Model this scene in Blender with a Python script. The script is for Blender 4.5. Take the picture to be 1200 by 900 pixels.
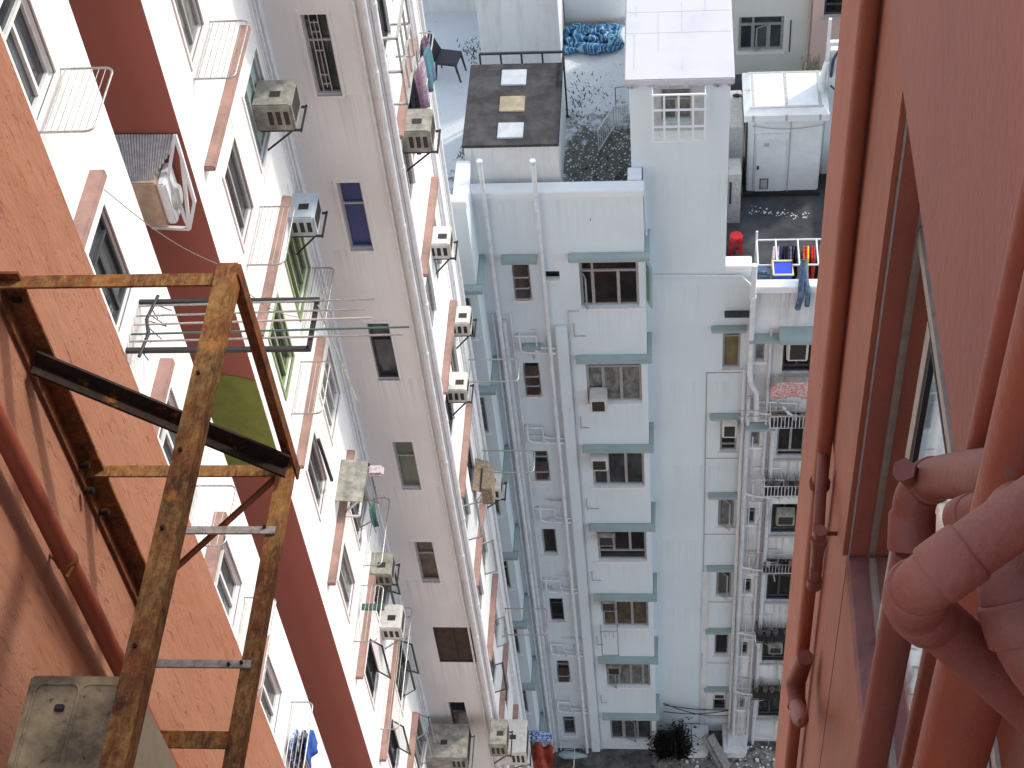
import bpy, bmesh, math, random
from mathutils import Vector as V, Matrix
random.seed(7)
for o in list(bpy.data.objects): bpy.data.objects.remove(o)
S = bpy.context.scene
C = S.collection
# ------------------------------------------------------------------ camera
F = 1950.0; CX, CY = 600.0, 450.0
nn = V((200, 1650, F)).normalized()                      # straight down, in camera axes (x right, y down, z ahead)
E2 = V((170, -(F*F+34000)/1650, F)).normalized()          # level and ahead
E1 = nn.cross(E2).normalized()                           # level and to the right
def proj(p):
    c = E1*p[0]+E2*p[1]-nn*p[2]
    return CX+F*c.x/c.z, CY+F*c.y/c.z
def ray(px, py):
    d = V(((px-CX)/F, (py-CY)/F, 1))
    return V((d.dot(E1), d.dot(E2), -d.dot(nn)))
def P(px, py, X=None, Y=None, Z=None, D=None):
    r = ray(px, py)
    if X is not None: return r*(X/r.x)
    if Y is not None: return r*(Y/r.y)
    if Z is not None: return r*(Z/r.z)
    return r*D
cam = bpy.data.cameras.new('camera'); camo = bpy.data.objects.new('camera', cam); C.objects.link(camo)
cam.sensor_width = 36; cam.lens = F/1200*36; cam.clip_start = .05; cam.clip_end = 1000
def w_of(c): return V((c.dot(E1), c.dot(E2), -c.dot(nn)))
rx, ry, rz = w_of(V((1,0,0))), w_of(V((0,-1,0))), w_of(V((0,0,-1)))
camo.matrix_world = Matrix(((rx.x,ry.x,rz.x,0),(rx.y,ry.y,rz.y,0),(rx.z,ry.z,rz.z,0),(0,0,0,1)))
S.camera = camo
# ------------------------------------------------------------------ world and sun
SUN_EL, SUN_AZ = math.radians(38), V((1, .8, 0)).normalized()
sd = V((SUN_AZ.x*math.cos(SUN_EL), SUN_AZ.y*math.cos(SUN_EL), math.sin(SUN_EL)))
w = bpy.data.worlds.new('World'); S.world = w; w.use_nodes = True
nt = w.node_tree; bg = nt.nodes['Background']
sky = nt.nodes.new('ShaderNodeTexSky'); sky.sky_type = 'NISHITA'; sky.sun_disc = False
sky.sun_elevation = SUN_EL; sky.sun_rotation = math.atan2(SUN_AZ.x, SUN_AZ.y)
sky.dust_density = 1.5; sky.air_density = 1.0; sky.ozone_density = .6
hs = nt.nodes.new('ShaderNodeHueSaturation'); hs.inputs['Saturation'].default_value = .62
nt.links.new(sky.outputs[0], hs.inputs['Color']); nt.links.new(hs.outputs[0], bg.inputs[0])
bg.inputs[1].default_value = .15
sl = bpy.data.lights.new('sun', 'SUN'); sl.energy = 1.1; sl.angle = math.radians(3.5); sl.color = (1, .93, .82)
so = bpy.data.objects.new('sun', sl); C.objects.link(so)
so.rotation_euler = (-sd).to_track_quat('-Z', 'Y').to_euler()
S.view_settings.view_transform = 'Standard'; S.view_settings.look = 'None'
S.view_settings.gamma = 1; S.view_settings.exposure = 1.2
S.cycles.max_bounces = 8; S.cycles.diffuse_bounces = 5

# ------------------------------------------------------------------ materials
M = {}
def srgb(h):
    r = [int(h[i:i+2], 16)/255 for i in (0, 2, 4)]
    return tuple(c/12.92 if c <= .04045 else ((c+.055)/1.055)**2.4 for c in r)+(1,)
class NT:
    def __init__(s, name):
        s.m = bpy.data.materials.new(name); s.m.use_nodes = True; s.t = s.m.node_tree
        s.b = s.t.nodes['Principled BSDF']; s.geo = s.t.nodes.new('ShaderNodeNewGeometry').outputs['Position']
        s.tc = s.t.nodes.new('ShaderNodeTexCoord').outputs['Object']
    def n(s, t, **k):
        x = s.t.nodes.new('ShaderNode'+t)
        for a, v in k.items():
            if a in x.inputs: s.set(x.inputs[a], v)
            else: setattr(x, a, v)
        return x
    def set(s, i, v):
        if isinstance(v, bpy.types.NodeSocket): s.t.links.new(v, i)
        else: i.default_value = v
    def map(s, scale, loc=(0,0,0), obj=False):
        x = s.n('Mapping'); s.set(x.inputs['Vector'], s.tc if obj else s.geo)
        x.inputs['Scale'].default_value = scale; x.inputs['Location'].default_value = loc
        return x.outputs[0]
    def noise(s, vec, scale=1, detail=4, rough=.55):
        x = s.n('TexNoise'); s.set(x.inputs['Vector'], vec); x.inputs['Scale'].default_value = scale
        x.inputs['Detail'].default_value = detail; x.inputs['Roughness'].default_value = rough
        return x.outputs['Fac']
    def ramp(s, fac, a, b, c0=(0,0,0,1), c1=(1,1,1,1)):
        x = s.n('ValToRGB'); s.set(x.inputs[0], fac); e = x.color_ramp.elements
        e[0].position = a; e[1].position = b; e[0].color = c0; e[1].color = c1
        return x.outputs[0]
    def mix(s, fac, a, b, mode='MIX'):
        x = s.n('Mix', data_type='RGBA', blend_type=mode)
        s.set(x.inputs[0], fac); s.set(x.inputs[6], a); s.set(x.inputs[7], b); return x.outputs[2]
    def math(s, op, a, b=0.0):
        x = s.n('Math', operation=op); s.set(x.inputs[0], a); s.set(x.inputs[1], b); return x.outputs[0]
    def bump(s, h, strength=.3, dist=.01, prev=None):
        x = s.n('Bump'); x.inputs['Strength'].default_value = strength; x.inputs['Distance'].default_value = dist
        s.set(x.inputs['Height'], h)
        if prev: s.set(x.inputs['Normal'], prev)
        return x.outputs[0]
    def out(s, col=None, rough=.8, normal=None, metal=0, spec=.3):
        if col is not None: s.set(s.b.inputs['Base Color'], col)
        s.set(s.b.inputs['Roughness'], rough); s.b.inputs['Metallic'].default_value = metal
        s.b.inputs['Specular IOR Level'].default_value = spec
        if normal: s.set(s.b.inputs['Normal'], normal)
        return s.m
def C4(r, g, b): return (r, g, b, 1)
def painted(name, col, stain, amt=.35, sc=1.0, rough=.75, streak=.5, bump=.25, bsc=25, spec=.3, grime=.5, runoff=None, crack=0):
    """Painted render: soft patches, rain streaks running down, small pits."""
    t = NT(name)
    n1 = t.ramp(t.noise(t.map((.8*sc, .8*sc, .6*sc)), 1.2, 6, .65), .42, .72)
    n2 = t.ramp(t.noise(t.map((5*sc, 5*sc, .35*sc)), 1.0, 6, .7), .5, .74)
    n3 = t.ramp(t.noise(t.map((14*sc,)*3), 1.0, 5, .7), .62, .78)
    c = t.mix(t.math('MULTIPLY', n1, amt), col, stain)
    c = t.mix(t.math('MULTIPLY', n2, streak*.6), c, stain)
    dk = C4(stain[0]*.5, stain[1]*.5, stain[2]*.48)
    c = t.mix(t.math('MULTIPLY', t.math('MULTIPLY', n3, n1), grime), c, dk)
    nb = t.noise(t.map((bsc,)*3), 1, 5, .6)
    if runoff:                                            # dirty water marks that start under each sill and fade out below it
        z0, sp, k = runoff; sx = t.n('SeparateXYZ'); t.set(sx.inputs[0], t.geo)
        fr_ = t.math('FRACT', t.math('DIVIDE', t.math('SUBTRACT', z0+sp*20, sx.outputs[2]), sp))
        fade = t.ramp(fr_, .0, .42, (1,1,1,1), (0,0,0,1))
        st = t.ramp(t.noise(t.map((11, 11, .25), (3, 5, 1)), 1, 6, .7), .50, .64)
        c = t.mix(t.math('MULTIPLY', t.math('MULTIPLY', fade, st), k), c, C4(.17,.16,.145))
    if crack:
        v = t.n('TexVoronoi', feature='DISTANCE_TO_EDGE'); wv_ = t.n('TexNoise'); t.set(wv_.inputs['Vector'], t.map((3.5,)*3)); wv_.inputs['Detail'].default_value = 6
        va = t.n('VectorMath', operation='SCALE'); t.set(va.inputs[0], wv_.outputs['Color']); va.inputs['Scale'].default_value = .9
        vb = t.n('VectorMath', operation='ADD'); t.set(vb.inputs[0], t.map((crack, crack, crack*.45), (1.3,.7,2))); t.set(vb.inputs[1], va.outputs[0]); t.set(v.inputs['Vector'], vb.outputs[0])
        g2 = t.ramp(t.noise(t.map((2.2,)*3, (4, 4, 4)), 1, 3), .52, .60)
        nz = t.ramp(v.outputs['Distance'], .0, .009, (1,1,1,1), (0,0,0,1)); cm = t.math('MULTIPLY', nz, g2)
        chip = t.ramp(t.noise(t.map((11, 11, 5), (7, 1, 2)), 1, 8, .75), .655, .68)
        c = t.mix(t.math('MULTIPLY', cm, .3), c, dk); c = t.mix(t.math('MULTIPLY', chip, .6), c, C4(.20,.12,.11))
        nb = t.math('SUBTRACT', nb, t.math('ADD', cm, chip))
    return t.out(c, rough, t.bump(nb, bump, .01), 0, spec)
def trowelled(name, col, dark, light, scx=1.0):
    """Rough trowelled render with long scratches and chipped pits."""
    t = NT(name)
    v1 = t.map((9*scx, 9*scx, 3.2*scx)); v2 = t.map((30*scx, 30*scx, 7*scx), (3, 1, 2)); v3 = t.map((2*scx, 2*scx, 1.1*scx))
    a = t.noise(v1, 1, 5, .6); b = t.noise(v2, 1, 4, .6); l = t.noise(v3, 1, 4, .55)
    wv = t.n('TexVoronoi', feature='F1'); t.set(wv.inputs['Vector'], t.map((16*scx, 16*scx, 6.5*scx))); 
    pits = t.ramp(wv.outputs['Distance'], .10, .22)
    gate = t.ramp(t.noise(t.map((5*scx, 5*scx, 3*scx), (9, 2, 5)), 1, 3), .48, .56)
    pit = t.math('MAXIMUM', pits, t.math('SUBTRACT', 1.0, gate))
    scr = t.ramp(b, .60, .66)
    h = t.math('ADD', t.math('MULTIPLY', a, 1.0), t.math('MULTIPLY', pit, .9))
    h = t.math('SUBTRACT', h, t.math('MULTIPLY', scr, .6))
    c = t.mix(t.ramp(l, .35, .7), col, light)
    c = t.mix(t.math('MULTIPLY', t.math('SUBTRACT', 1.0, pit), .4), c, dark)
    c = t.mix(t.math('MULTIPLY', scr, .35), c, dark)
    return t.out(c, .8, t.bump(t.noise(t.map((6*scx, 6*scx, 2.2*scx), (1, 7, 3)), 1, 6, .62), .55, .03, t.bump(h, .6, .007/scx)), 0, .25)
M['orange'] = trowelled('orange_render', C4(.34,.150,.088), C4(.18,.07,.042), C4(.38,.185,.12))
M['red'] = painted('terracotta_paint', C4(.35,.105,.068), C4(.26,.082,.058), .7, 2.0, .6, .8, .45, 30, .35, .7, None, 1.6)
M['red_edge'] = painted('terracotta_edge_paint', C4(.38,.125,.066), C4(.27,.088,.05), .7, 2.5, .65, .9, .5, 26, .3, 1.0, None, 2.2)
M['sill_red'] = painted('worn_terracotta_paint', C4(.36,.17,.15), C4(.16,.085,.08), .8, 5, .75, .3, .6, 40, .3, 1.0)
M['pipe_red'] = painted('terracotta_pipe_paint', C4(.32,.078,.040), C4(.22,.058,.036), .8, 4, .5, .6, .25, 60, .4, 1.0, None, .01)
M['pipe_pink'] = painted('faded_red_pipe_paint', C4(.27,.082,.056), C4(.19,.062,.046), .9, 5, .55, .7, .3, 70, .4, 1.0, None, .01)
M['brick'] = painted('dark_red_paint', C4(.33,.115,.087), C4(.27,.095,.07), .5, .8, .8, .2, .15, 20, .2, .3)
M['white'] = painted('white_paint', C4(.78,.78,.77), C4(.66,.64,.6), .3, .7, .7, .3, .12, 12, .3, .3, (-12.2, 2.77, .35))
M['cream'] = painted('pinkish_grey_paint', C4(.77,.765,.735), C4(.57,.55,.52), .45, .55, .75, .5, .15, 12, .3, .4, (-14.1, 2.89, .25))
M['pinkwall'] = painted('pale_pink_paint', C4(.77,.68,.66), C4(.62,.53,.5), .4, .9, .75, .5, .12, 12, .3, .3)
M['cwall'] = painted('cool_white_paint', C4(.68,.765,.79), C4(.54,.62,.65), .45, .45, .75, .4, .12, 10, .3, .4, (-23.95, 2.93, .13))
M['cwall2'] = painted('dirty_white_paint', C4(.70,.73,.73), C4(.36,.37,.35), .7, .7, .75, 1.0, .15, 10, .2, 1.0, (-26.3, 2.87, .6))
M['ledge'] = painted('pink_ledge_paint', C4(.36,.225,.19), C4(.17,.12,.10), .8, 3, .8, .5, .4, 25, .2, .8)
M['teal'] = painted('grey_teal_paint', C4(.32,.40,.39), C4(.23,.29,.28), .5, 2, .75, .3, .2, 20, .25, .7)
M['parapet'] = painted('bright_white_paint', C4(.76,.80,.82), C4(.58,.6,.6), .25, 1.2, .7, .2, .12, 14, .3, .4)
M['beige'] = painted('beige_paint', C4(.66,.65,.59), C4(.5,.49,.43), .5, .6, .8, .5, .15, 10, .2, .5)
M['farpink'] = painted('dusty_pink_paint', C4(.62,.45,.40), C4(.48,.34,.3), .5, .6, .8, .5, .15, 10, .2, .4)
M['streaked'] = painted('streaked_grey_white_paint', C4(.70,.72,.72), C4(.42,.43,.41), .4, 1.6, .8, 1.0, .15, 14, .2, .6)
def simple(name, col, rough=.5, metal=0, spec=.4, var=.25, sc=12, bump=.1):
    t = NT(name); n = t.noise(t.map((sc,)*3), 1, 5, .65)
    d = C4(col[0]*(1-var), col[1]*(1-var), col[2]*(1-var))
    return t.out(t.mix(t.ramp(n, .35, .7), col, d), rough, t.bump(n, bump, .004), metal, spec)
M['alu'] = simple('aluminium_frame', C4(.42,.42,.41), .45, .3, .5)
M['alu_brown'] = simple('beige_aluminium', C4(.36,.31,.26), .45, .3, .5, .3, 25)
M['dframe'] = simple('dark_window_frame', C4(.06,.065,.07), .5)
M['gframe'] = simple('lime_window_frame', C4(.30,.38,.20), .6)
M['wframe'] = simple('white_window_frame', C4(.72,.72,.70), .55)
M['steel'] = simple('stainless_tube', C4(.46,.46,.44), .35, .6, .5, .45, 30)
M['wire'] = simple('weathered_wire', C4(.30,.29,.27), .5, .4)
M['black_steel'] = simple('black_steel', C4(.03,.03,.032), .6)
M['white_pipe'] = simple('white_pvc', C4(.74,.76,.77), .45, 0, .4, .2, 6)
M['grey_pipe'] = simple('pale_grey_pipe', C4(.62,.66,.69), .5, 0, .4, .2, 6)
M['ac_white'] = simple('yellowed_white_plastic', C4(.66,.65,.60), .5, 0, .4, .25, 9)
M['ac_old'] = simple('weathered_grey_casing', C4(.36,.35,.30), .65, 0, .3, .6, 7, .3)
M['ac_blue'] = simple('pale_blue_casing', C4(.48,.56,.60), .5, 0, .4, .2, 9)
M['ac_tan'] = simple('tan_casing', C4(.50,.38,.29), .6, 0, .3, .3, 8)
M['grille'] = simple('dark_grille', C4(.035,.033,.03), .7)
M['white_metal'] = simple('white_metal', C4(.68,.71,.72), .45, 0, .4, .12, 5)
M['tape'] = simple('grey_joint_tape', C4(.45,.45,.43), .6, 0, .3, .3, 20)
M['wood'] = simple('weathered_wood', C4(.30,.24,.17), .85, 0, .2, .6, 18, .5)
M['greypanel'] = simple('grey_panel', C4(.30,.31,.32), .6)
M['green_sheet'] = simple('dark_green_sheet', C4(.05,.12,.10), .55)
M['red_plastic'] = simple('red_plastic', C4(.48,.012,.02), .35, 0, .5, .1)
M['blue_plastic'] = simple('blue_plastic', C4(.02,.06,.55), .35, 0, .5, .1)
M['cream_plastic'] = simple('cream_plastic', C4(.62,.60,.38), .4, 0, .5, .1)
M['chair'] = simple('charcoal_plastic', C4(.030,.030,.036), .55, 0, .4, .2, 20)
M['flat_bar'] = simple('galvanised_flat_bar', C4(.42,.38,.34), .6, .3, .4, .6, 40, .3)
M['seam'] = simple('grey_seam', C4(.50,.50,.53), .8)
M['dead'] = simple('dry_brown_stems', C4(.03,.022,.018), .9, 0, .2, .6, 30)
M['twig'] = simple('grey_twigs', C4(.22,.20,.17), .9, 0, .2, .5, 30)
M['board'] = simple('grey_boards', C4(.27,.27,.25), .85, 0, .2, .6, 14, .4)
def glassy(name, a, b, rough=.08, sc=3, spec=.35):
    t = NT(name); n = t.noise(t.map((sc, sc, sc*.5)), 1, 4, .6)
    n2 = t.noise(t.map((1.2,)*3), 1, 1)
    return t.out(t.mix(t.ramp(n, .4, .65), a, b), rough, t.bump(n2, .02, .05), 0, spec)
M['g_dark'] = glassy('dark_window_glass', C4(.018,.022,.026), C4(.06,.065,.065))
M['g_black'] = glassy('black_window_glass', C4(.008,.008,.009), C4(.02,.02,.02))
M['g_blue'] = glassy('blue_window_film', C4(.018,.03,.15), C4(.03,.045,.19), .25)
M['g_green'] = glassy('grey_green_glass', C4(.12,.15,.11), C4(.17,.20,.15), .2)
M['g_brown'] = glassy('brown_curtained_glass', C4(.06,.045,.03), C4(.12,.09,.055), .25, 8)
M['g_grey'] = glassy('grey_curtained_glass', C4(.11,.115,.11), C4(.24,.24,.22), .25, 9)
M['g_teal'] = glassy('teal_window_film', C4(.25,.38,.35), C4(.33,.47,.44), .25)
M['g_tan'] = glassy('tan_curtained_glass', C4(.14,.12,.06), C4(.22,.18,.09), .25, 6)
t = NT('clear_sash_glass'); t.b.inputs['Transmission Weight'].default_value = .92; t.b.inputs['IOR'].default_value = 1.02; M['g_clear'] = t.out(C4(.7,.75,.74), .03, None, 0, .5)
t = NT('mirror_like_glass'); M['g_mirror'] = t.out(C4(.75,.76,.76), .03, None, 1.0, .8)
def rust(name, base, yel, dk, yamt):
    t = NT(name)
    a = t.noise(t.map((9, 9, 9)), 1, 8, .7); b = t.noise(t.map((55, 22, 55), (4, 7, 1)), 1, 8, .75); s = t.noise(t.map((120,)*3), 1, 3, .7)
    l = t.noise(t.map((4, 4, 4), (2, 8, 3)), 1, 5, .6)
    c = t.mix(t.ramp(a, .35, .62), base, dk)
    c = t.mix(t.math('MULTIPLY', t.ramp(t.math('ADD', t.math('MULTIPLY', b, .65), t.math('MULTIPLY', l, .35)), .44, .62), yamt), c, yel)
    c = t.mix(t.math('MULTIPLY', t.ramp(s, .55, .68), .6), c, dk)
    c = t.mix(t.math('MULTIPLY', t.ramp(t.noise(t.map((7, 7, 7), (5, 5, 5)), 1, 6, .7), .58, .66), .5), c, C4(.50,.17,.03))
    return t.out(c, .85, t.bump(t.math('ADD', s, b), .5, .003), 0, .25)
M['rust'] = rust('rusty_yellow_paint', C4(.23,.078,.022), C4(.44,.27,.085), C4(.065,.026,.012), .65)
M['rust_dark'] = rust('dark_rust', C4(.22,.062,.020), C4(.34,.19,.07), C4(.06,.020,.011), .35)
M['rust_black'] = rust('black_rust', C4(.020,.010,.007), C4(.10,.055,.025), C4(.008,.005,.004), .2)
t = NT('dirty_beige_casing')
a = t.noise(t.map((5, 5, 5)), 1, 6, .65); b = t.noise(t.map((18, 18, 18)), 1, 6, .7)
c = t.mix(t.ramp(a, .38, .60), C4(.42,.335,.19), C4(.11,.088,.055)); c = t.mix(t.ramp(b, .5, .7), c, C4(.24,.20,.14))
c = t.mix(t.ramp(t.noise(t.map((40,)*3), 1, 4, .7), .63, .7), c, C4(.025,.02,.015))
M['casing_top'] = t.out(c, .7, t.bump(b, .15, .004))
M['casing'] = simple('beige_casing', C4(.60,.54,.38), .6, 0, .4, .2, 10)
t = NT('corrugated_iron'); tx = t.n('TexWave', wave_type='BANDS', bands_direction='X'); 
M['corrugated'] = simple('galvanised_sheet', C4(.42,.42,.43), .5, .3, .4, .4, 14)
t = NT('tar_roof'); a = t.noise(t.map((2.5,)*3), 1, 6, .65); b = t.noise(t.map((12,)*3), 1, 6, .7)
c = t.mix(t.ramp(a, .4, .7), C4(.035,.034,.036), C4(.085,.083,.08)); c = t.mix(t.math('MULTIPLY', t.ramp(b, .6, .75), .5), c, C4(.14,.13,.12))
M['tar'] = t.out(c, .9, t.bump(b, .4, .01))
t = NT('terrace_asphalt'); a = t.noise(t.map((1.8,)*3), 1, 6, .65); b = t.noise(t.map((10, 10, 10)), 1, 6, .7)
c = t.mix(t.ramp(a, .4, .65), C4(.035,.038,.045), C4(.075,.08,.088)); c = t.mix(t.math('MULTIPLY', t.ramp(b, .64, .72), .6), c, C4(.3,.3,.3))
M['terrace'] = t.out(c, .75, t.bump(b, .3, .01))
t = NT('worn_painted_roof')
a = t.noise(t.map((1.1, 1.1, 1), (1.3, 4, 0)), 1, 7, .7); b = t.noise(t.map((5, 5, 5)), 1, 8, .75); d = t.noise(t.map((22,)*3), 1, 6, .7)
sep = t.n('SeparateXYZ'); t.set(sep.inputs[0], t.geo)
right = t.ramp(t.math('ADD', sep.outputs[0], t.math('MULTIPLY', b, .8)), -.0, .01)      # east side of the roof is the dirtier one
mp = t.n('MapRange'); t.set(mp.inputs['Value'], sep.outputs[0]); mp.inputs['From Min'].default_value = -2.6; mp.inputs['From Max'].default_value = -1.6
my = t.n('MapRange'); t.set(my.inputs['Value'], sep.outputs[1]); my.inputs['From Min'].default_value = 25.6; my.inputs['From Max'].default_value = 23.6
dirt = t.math('MULTIPLY', t.math('ADD', .5, mp.outputs[0]), t.math('ADD', .17, t.math('MULTIPLY', my.outputs[0], .45)))
mk = t.math('ADD', t.math('ADD', t.math('MULTIPLY', b, .9), t.math('MULTIPLY', a, .5)), t.math('MULTIPLY', dirt, .55))
c = t.mix(t.ramp(mk, .93, 1.06) if False else t.ramp(t.math('MULTIPLY', mk, .6), .53, .62), C4(.62,.66,.68), C4(.10,.105,.09))
c = t.mix(t.math('MULTIPLY', t.ramp(d, .5, .7), .45), c, C4(.42,.44,.43))
M['oldroof'] = t.out(c, .9, t.bump(t.math('ADD', b, d), .5, .02))
t = NT('white_tank_roof'); a = t.noise(t.map((1.2,)*3), 1, 5, .6)
c = t.mix(t.ramp(a, .45, .7), C4(.52,.52,.555), C4(.46,.46,.49)); M['whiteroof'] = t.out(c, .7, t.bump(a, .1, .01))
t = NT('alley_concrete'); a = t.noise(t.map((1.5,)*3), 1, 7, .7); b = t.noise(t.map((9,)*3), 1, 7, .7)
c = t.mix(t.ramp(a, .42, .6), C4(.05,.047,.042), C4(.15,.15,.14)); c = t.mix(t.ramp(b, .5, .7), c, C4(.09,.08,.07))
M['ground'] = t.out(c, .9, t.bump(b, .6, .03))
t = NT('olive_sign_paint'); a = t.noise(t.map((6,)*3), 1, 5, .6)
M['olive'] = t.out(t.mix(t.ramp(a, .4, .7), C4(.20,.235,.05), C4(.155,.185,.045)), .7, t.bump(a, .2, .01))
def striped(name, a, b, f, rough=.6, ax=0):
    t = NT(name); sp = t.n('SeparateXYZ'); t.set(sp.inputs[0], t.tc)
    n = t.noise(t.map((2.6,)*3, obj=True), 1, 3)
    s_ = t.math('SINE', t.math('ADD', t.math('MULTIPLY', sp.outputs[ax], f), t.math('MULTIPLY', n, 40.0)))
    return t.out(t.mix(t.ramp(s_, .35, .65), a, b), rough, t.bump(n, .3, .02))
M['tarp'] = striped('blue_striped_tarpaulin', C4(.015,.10,.24), C4(.20,.37,.48), 60, .45)
def cloth(name, a, b=None, sc=14):
    t = NT(name); n = t.noise(t.map((sc,)*3), 1, 3, .6)
    return t.out(t.mix(t.ramp(n, .48, .54), a, b or C4(a[0]*.7, a[1]*.7, a[2]*.7)), .9, t.bump(n, .4, .02), 0, .1)
CL = dict(purple=cloth('plum_cloth', C4(.13,.07,.11), C4(.20,.13,.17), 30), teal=cloth('teal_cloth', C4(.05,.20,.22), C4(.12,.14,.22)),
          lilac=cloth('lilac_cloth', C4(.40,.33,.38), C4(.25,.2,.26)), black=cloth('black_cloth', C4(.012,.012,.016)), navy=cloth('navy_cloth', C4(.02,.03,.09)),
          white=cloth('white_cloth', C4(.75,.76,.80)), bluewhite=cloth('blue_patterned_cloth', C4(.55,.70,.82), C4(.04,.08,.38), 18),
          darkprint=cloth('black_printed_cloth', C4(.015,.015,.03), C4(.35,.38,.45), 16), red=cloth('red_cloth', C4(.50,.03,.03)),
          yellow=cloth('yellow_cloth', C4(.65,.50,.03)), denim=cloth('denim_cloth', C4(.07,.11,.17), C4(.13,.18,.25), 9), pale=cloth('pale_pink_cloth', C4(.62,.52,.55)),
          floral=cloth('pink_floral_cloth', C4(.55,.22,.22), C4(.55,.52,.48), 22), orangered=cloth('orange_red_cloth', C4(.42,.08,.04), C4(.30,.06,.05)), blue=cloth('blue_cloth', C4(.05,.12,.42)))

# ------------------------------------------------------------------ mesh building
class MB:
    def __init__(s): s.v = []; s.f = []; s.smooth = set()
    def add(s, vs, fs, sm=False):
        o = len(s.v); s.v += [tuple(v) for v in vs]
        for f in fs:
            if sm: s.smooth.add(len(s.f))
            s.f.append([i+o for i in f])
        return s
    def box(s, a, b):
        x0, x1 = sorted((a[0], b[0])); y0, y1 = sorted((a[1], b[1])); z0, z1 = sorted((a[2], b[2]))
        return s.hexa([(x0,y0,z0),(x1,y0,z0),(x1,y1,z0),(x0,y1,z0)], [(x0,y0,z1),(x1,y0,z1),(x1,y1,z1),(x0,y1,z1)])
    def hexa(s, lo, hi):
        n = len(lo)
        return s.add(list(lo)+list(hi), [list(range(n))[::-1], [i+n for i in range(n)]]+[[i, (i+1)%n, (i+1)%n+n, i+n] for i in range(n)])
    def bbox(s, a, b, r=.01):
        """box with its edges chamfered"""
        bm = bmesh.new(); bmesh.ops.create_cube(bm, size=1)
        c = [(a[i]+b[i])/2 for i in range(3)]; d = [abs(a[i]-b[i]) for i in range(3)]
        for v in bm.verts: v.co = V([c[i]+v.co[i]*d[i] for i in range(3)])
        bmesh.ops.bevel(bm, geom=bm.edges[:], offset=min(r, min(d)*.3), segments=2, affect='EDGES')
        bm.verts.index_update(); s.add([v.co.copy() for v in bm.verts], [[v.index for v in f.verts] for f in bm.faces]); bm.free(); return s
    def tube(s, pts, r, seg=8, cap=True):
        pts = [V(p) for p in pts]; n = len(pts); rr = r if isinstance(r, (list, tuple)) else [r]*n
        tan = []
        for i in range(n):
            a = (pts[i]-pts[i-1]).normalized() if i else None
            b = (pts[i+1]-pts[i]).normalized() if i < n-1 else None
            t_ = (a+b) if a and b else (a or b)
            tan.append(t_.normalized() if t_.length > 1e-6 else (a or b))
        up = V((0,0,1)) if abs(tan[0].z) < .9 else V((0,1,0))
        u = tan[0].cross(up).normalized(); vs = []
        for i in range(n):
            u = (u-tan[i]*u.dot(tan[i])).normalized(); w_ = tan[i].cross(u)
            k = 1.0
            if 0 < i < n-1:
                cs = (pts[i]-pts[i-1]).normalized().dot(tan[i]); k = 1/max(.5, cs)
            for j in range(seg):
                an = 2*math.pi*j/seg; vs.append(pts[i]+(u*math.cos(an)+w_*math.sin(an))*rr[i]*(1 if k == 1 else (1+(k-1)*.5)))
        fs = [[i*seg+j, i*seg+(j+1)%seg, (i+1)*seg+(j+1)%seg, (i+1)*seg+j] for i in range(n-1) for j in range(seg)]
        s.add(vs, fs, seg > 4)
        if cap: s.add(vs[:seg], [list(range(seg))[::-1]]); s.add(vs[-seg:], [list(range(seg))])
        return s
    def bar(s, a, b, w_, h=None, up=(0,0,1)):
        """square-section bar from a to b"""
        a, b = V(a), V(b); h = h or w_; d = (b-a).normalized(); u = V(up)
        if abs(d.dot(u)) > .98: u = V((0,1,0))
        x = d.cross(u).normalized()*w_/2; y = x.cross(d).normalized()*h/2
        return s.hexa([a-x-y, a+x-y, a+x+y, a-x+y], [b-x-y, b+x-y, b+x+y, b-x+y])
    def angle(s, a, b, w_, th, d1, d2):
        """steel angle: two legs from edge a-b along d1 and d2"""
        a, b, d1, d2 = V(a), V(b), V(d1).normalized(), V(d2).normalized()
        s.hexa([a, a+d1*w_, a+d1*w_+d2*th, a+d2*th], [b, b+d1*w_, b+d1*w_+d2*th, b+d2*th])
        return s.hexa([a+d2*th, a+d2*th+d1*th, a+d2*w_+d1*th, a+d2*w_], [b+d2*th, b+d2*th+d1*th, b+d2*w_+d1*th, b+d2*w_])
    def quad(s, *p): return s.add(p, [[0,1,2,3]])
WL = {}
def build(name, mb, mat, parent=None, label=None, cat=None, group=None, kind=None, fix=True):
    me = bpy.data.meshes.new(name); off = WL.get(parent.name, V((0,0,0))) if parent else V((0,0,0))
    base = V((0,0,0))
    if not parent and kind != 'structure' and mb.v:
        n = len(mb.v); base = V((sum(v[0] for v in mb.v)/n, sum(v[1] for v in mb.v)/n, min(v[2] for v in mb.v)))
    me.from_pydata([V(v)-off-base for v in mb.v], [], mb.f)
    for i in mb.smooth: me.polygons[i].use_smooth = True
    if fix:
        bm = bmesh.new(); bm.from_mesh(me); bmesh.ops.recalc_face_normals(bm, faces=bm.faces); bm.to_mesh(me); bm.free()
    me.materials.append(mat if not isinstance(mat, str) else M[mat])
    o = bpy.data.objects.new(name, me); C.objects.link(o); o.parent = parent
    if not parent: o.location = base
    WL[o.name] = off+base
    tag(o, label, cat, group, kind); return o
def tag(o, label=None, cat=None, group=None, kind=None):
    if label: o['label'] = label
    if cat: o['category'] = cat
    if group: o['group'] = group
    if kind: o['kind'] = kind
def thing(name, loc, label, cat, group=None):
    o = bpy.data.objects.new(name, None); C.objects.link(o); o.location = loc; o.empty_display_size = .1
    WL[o.name] = V(loc); tag(o, label, cat, group); return o

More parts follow.
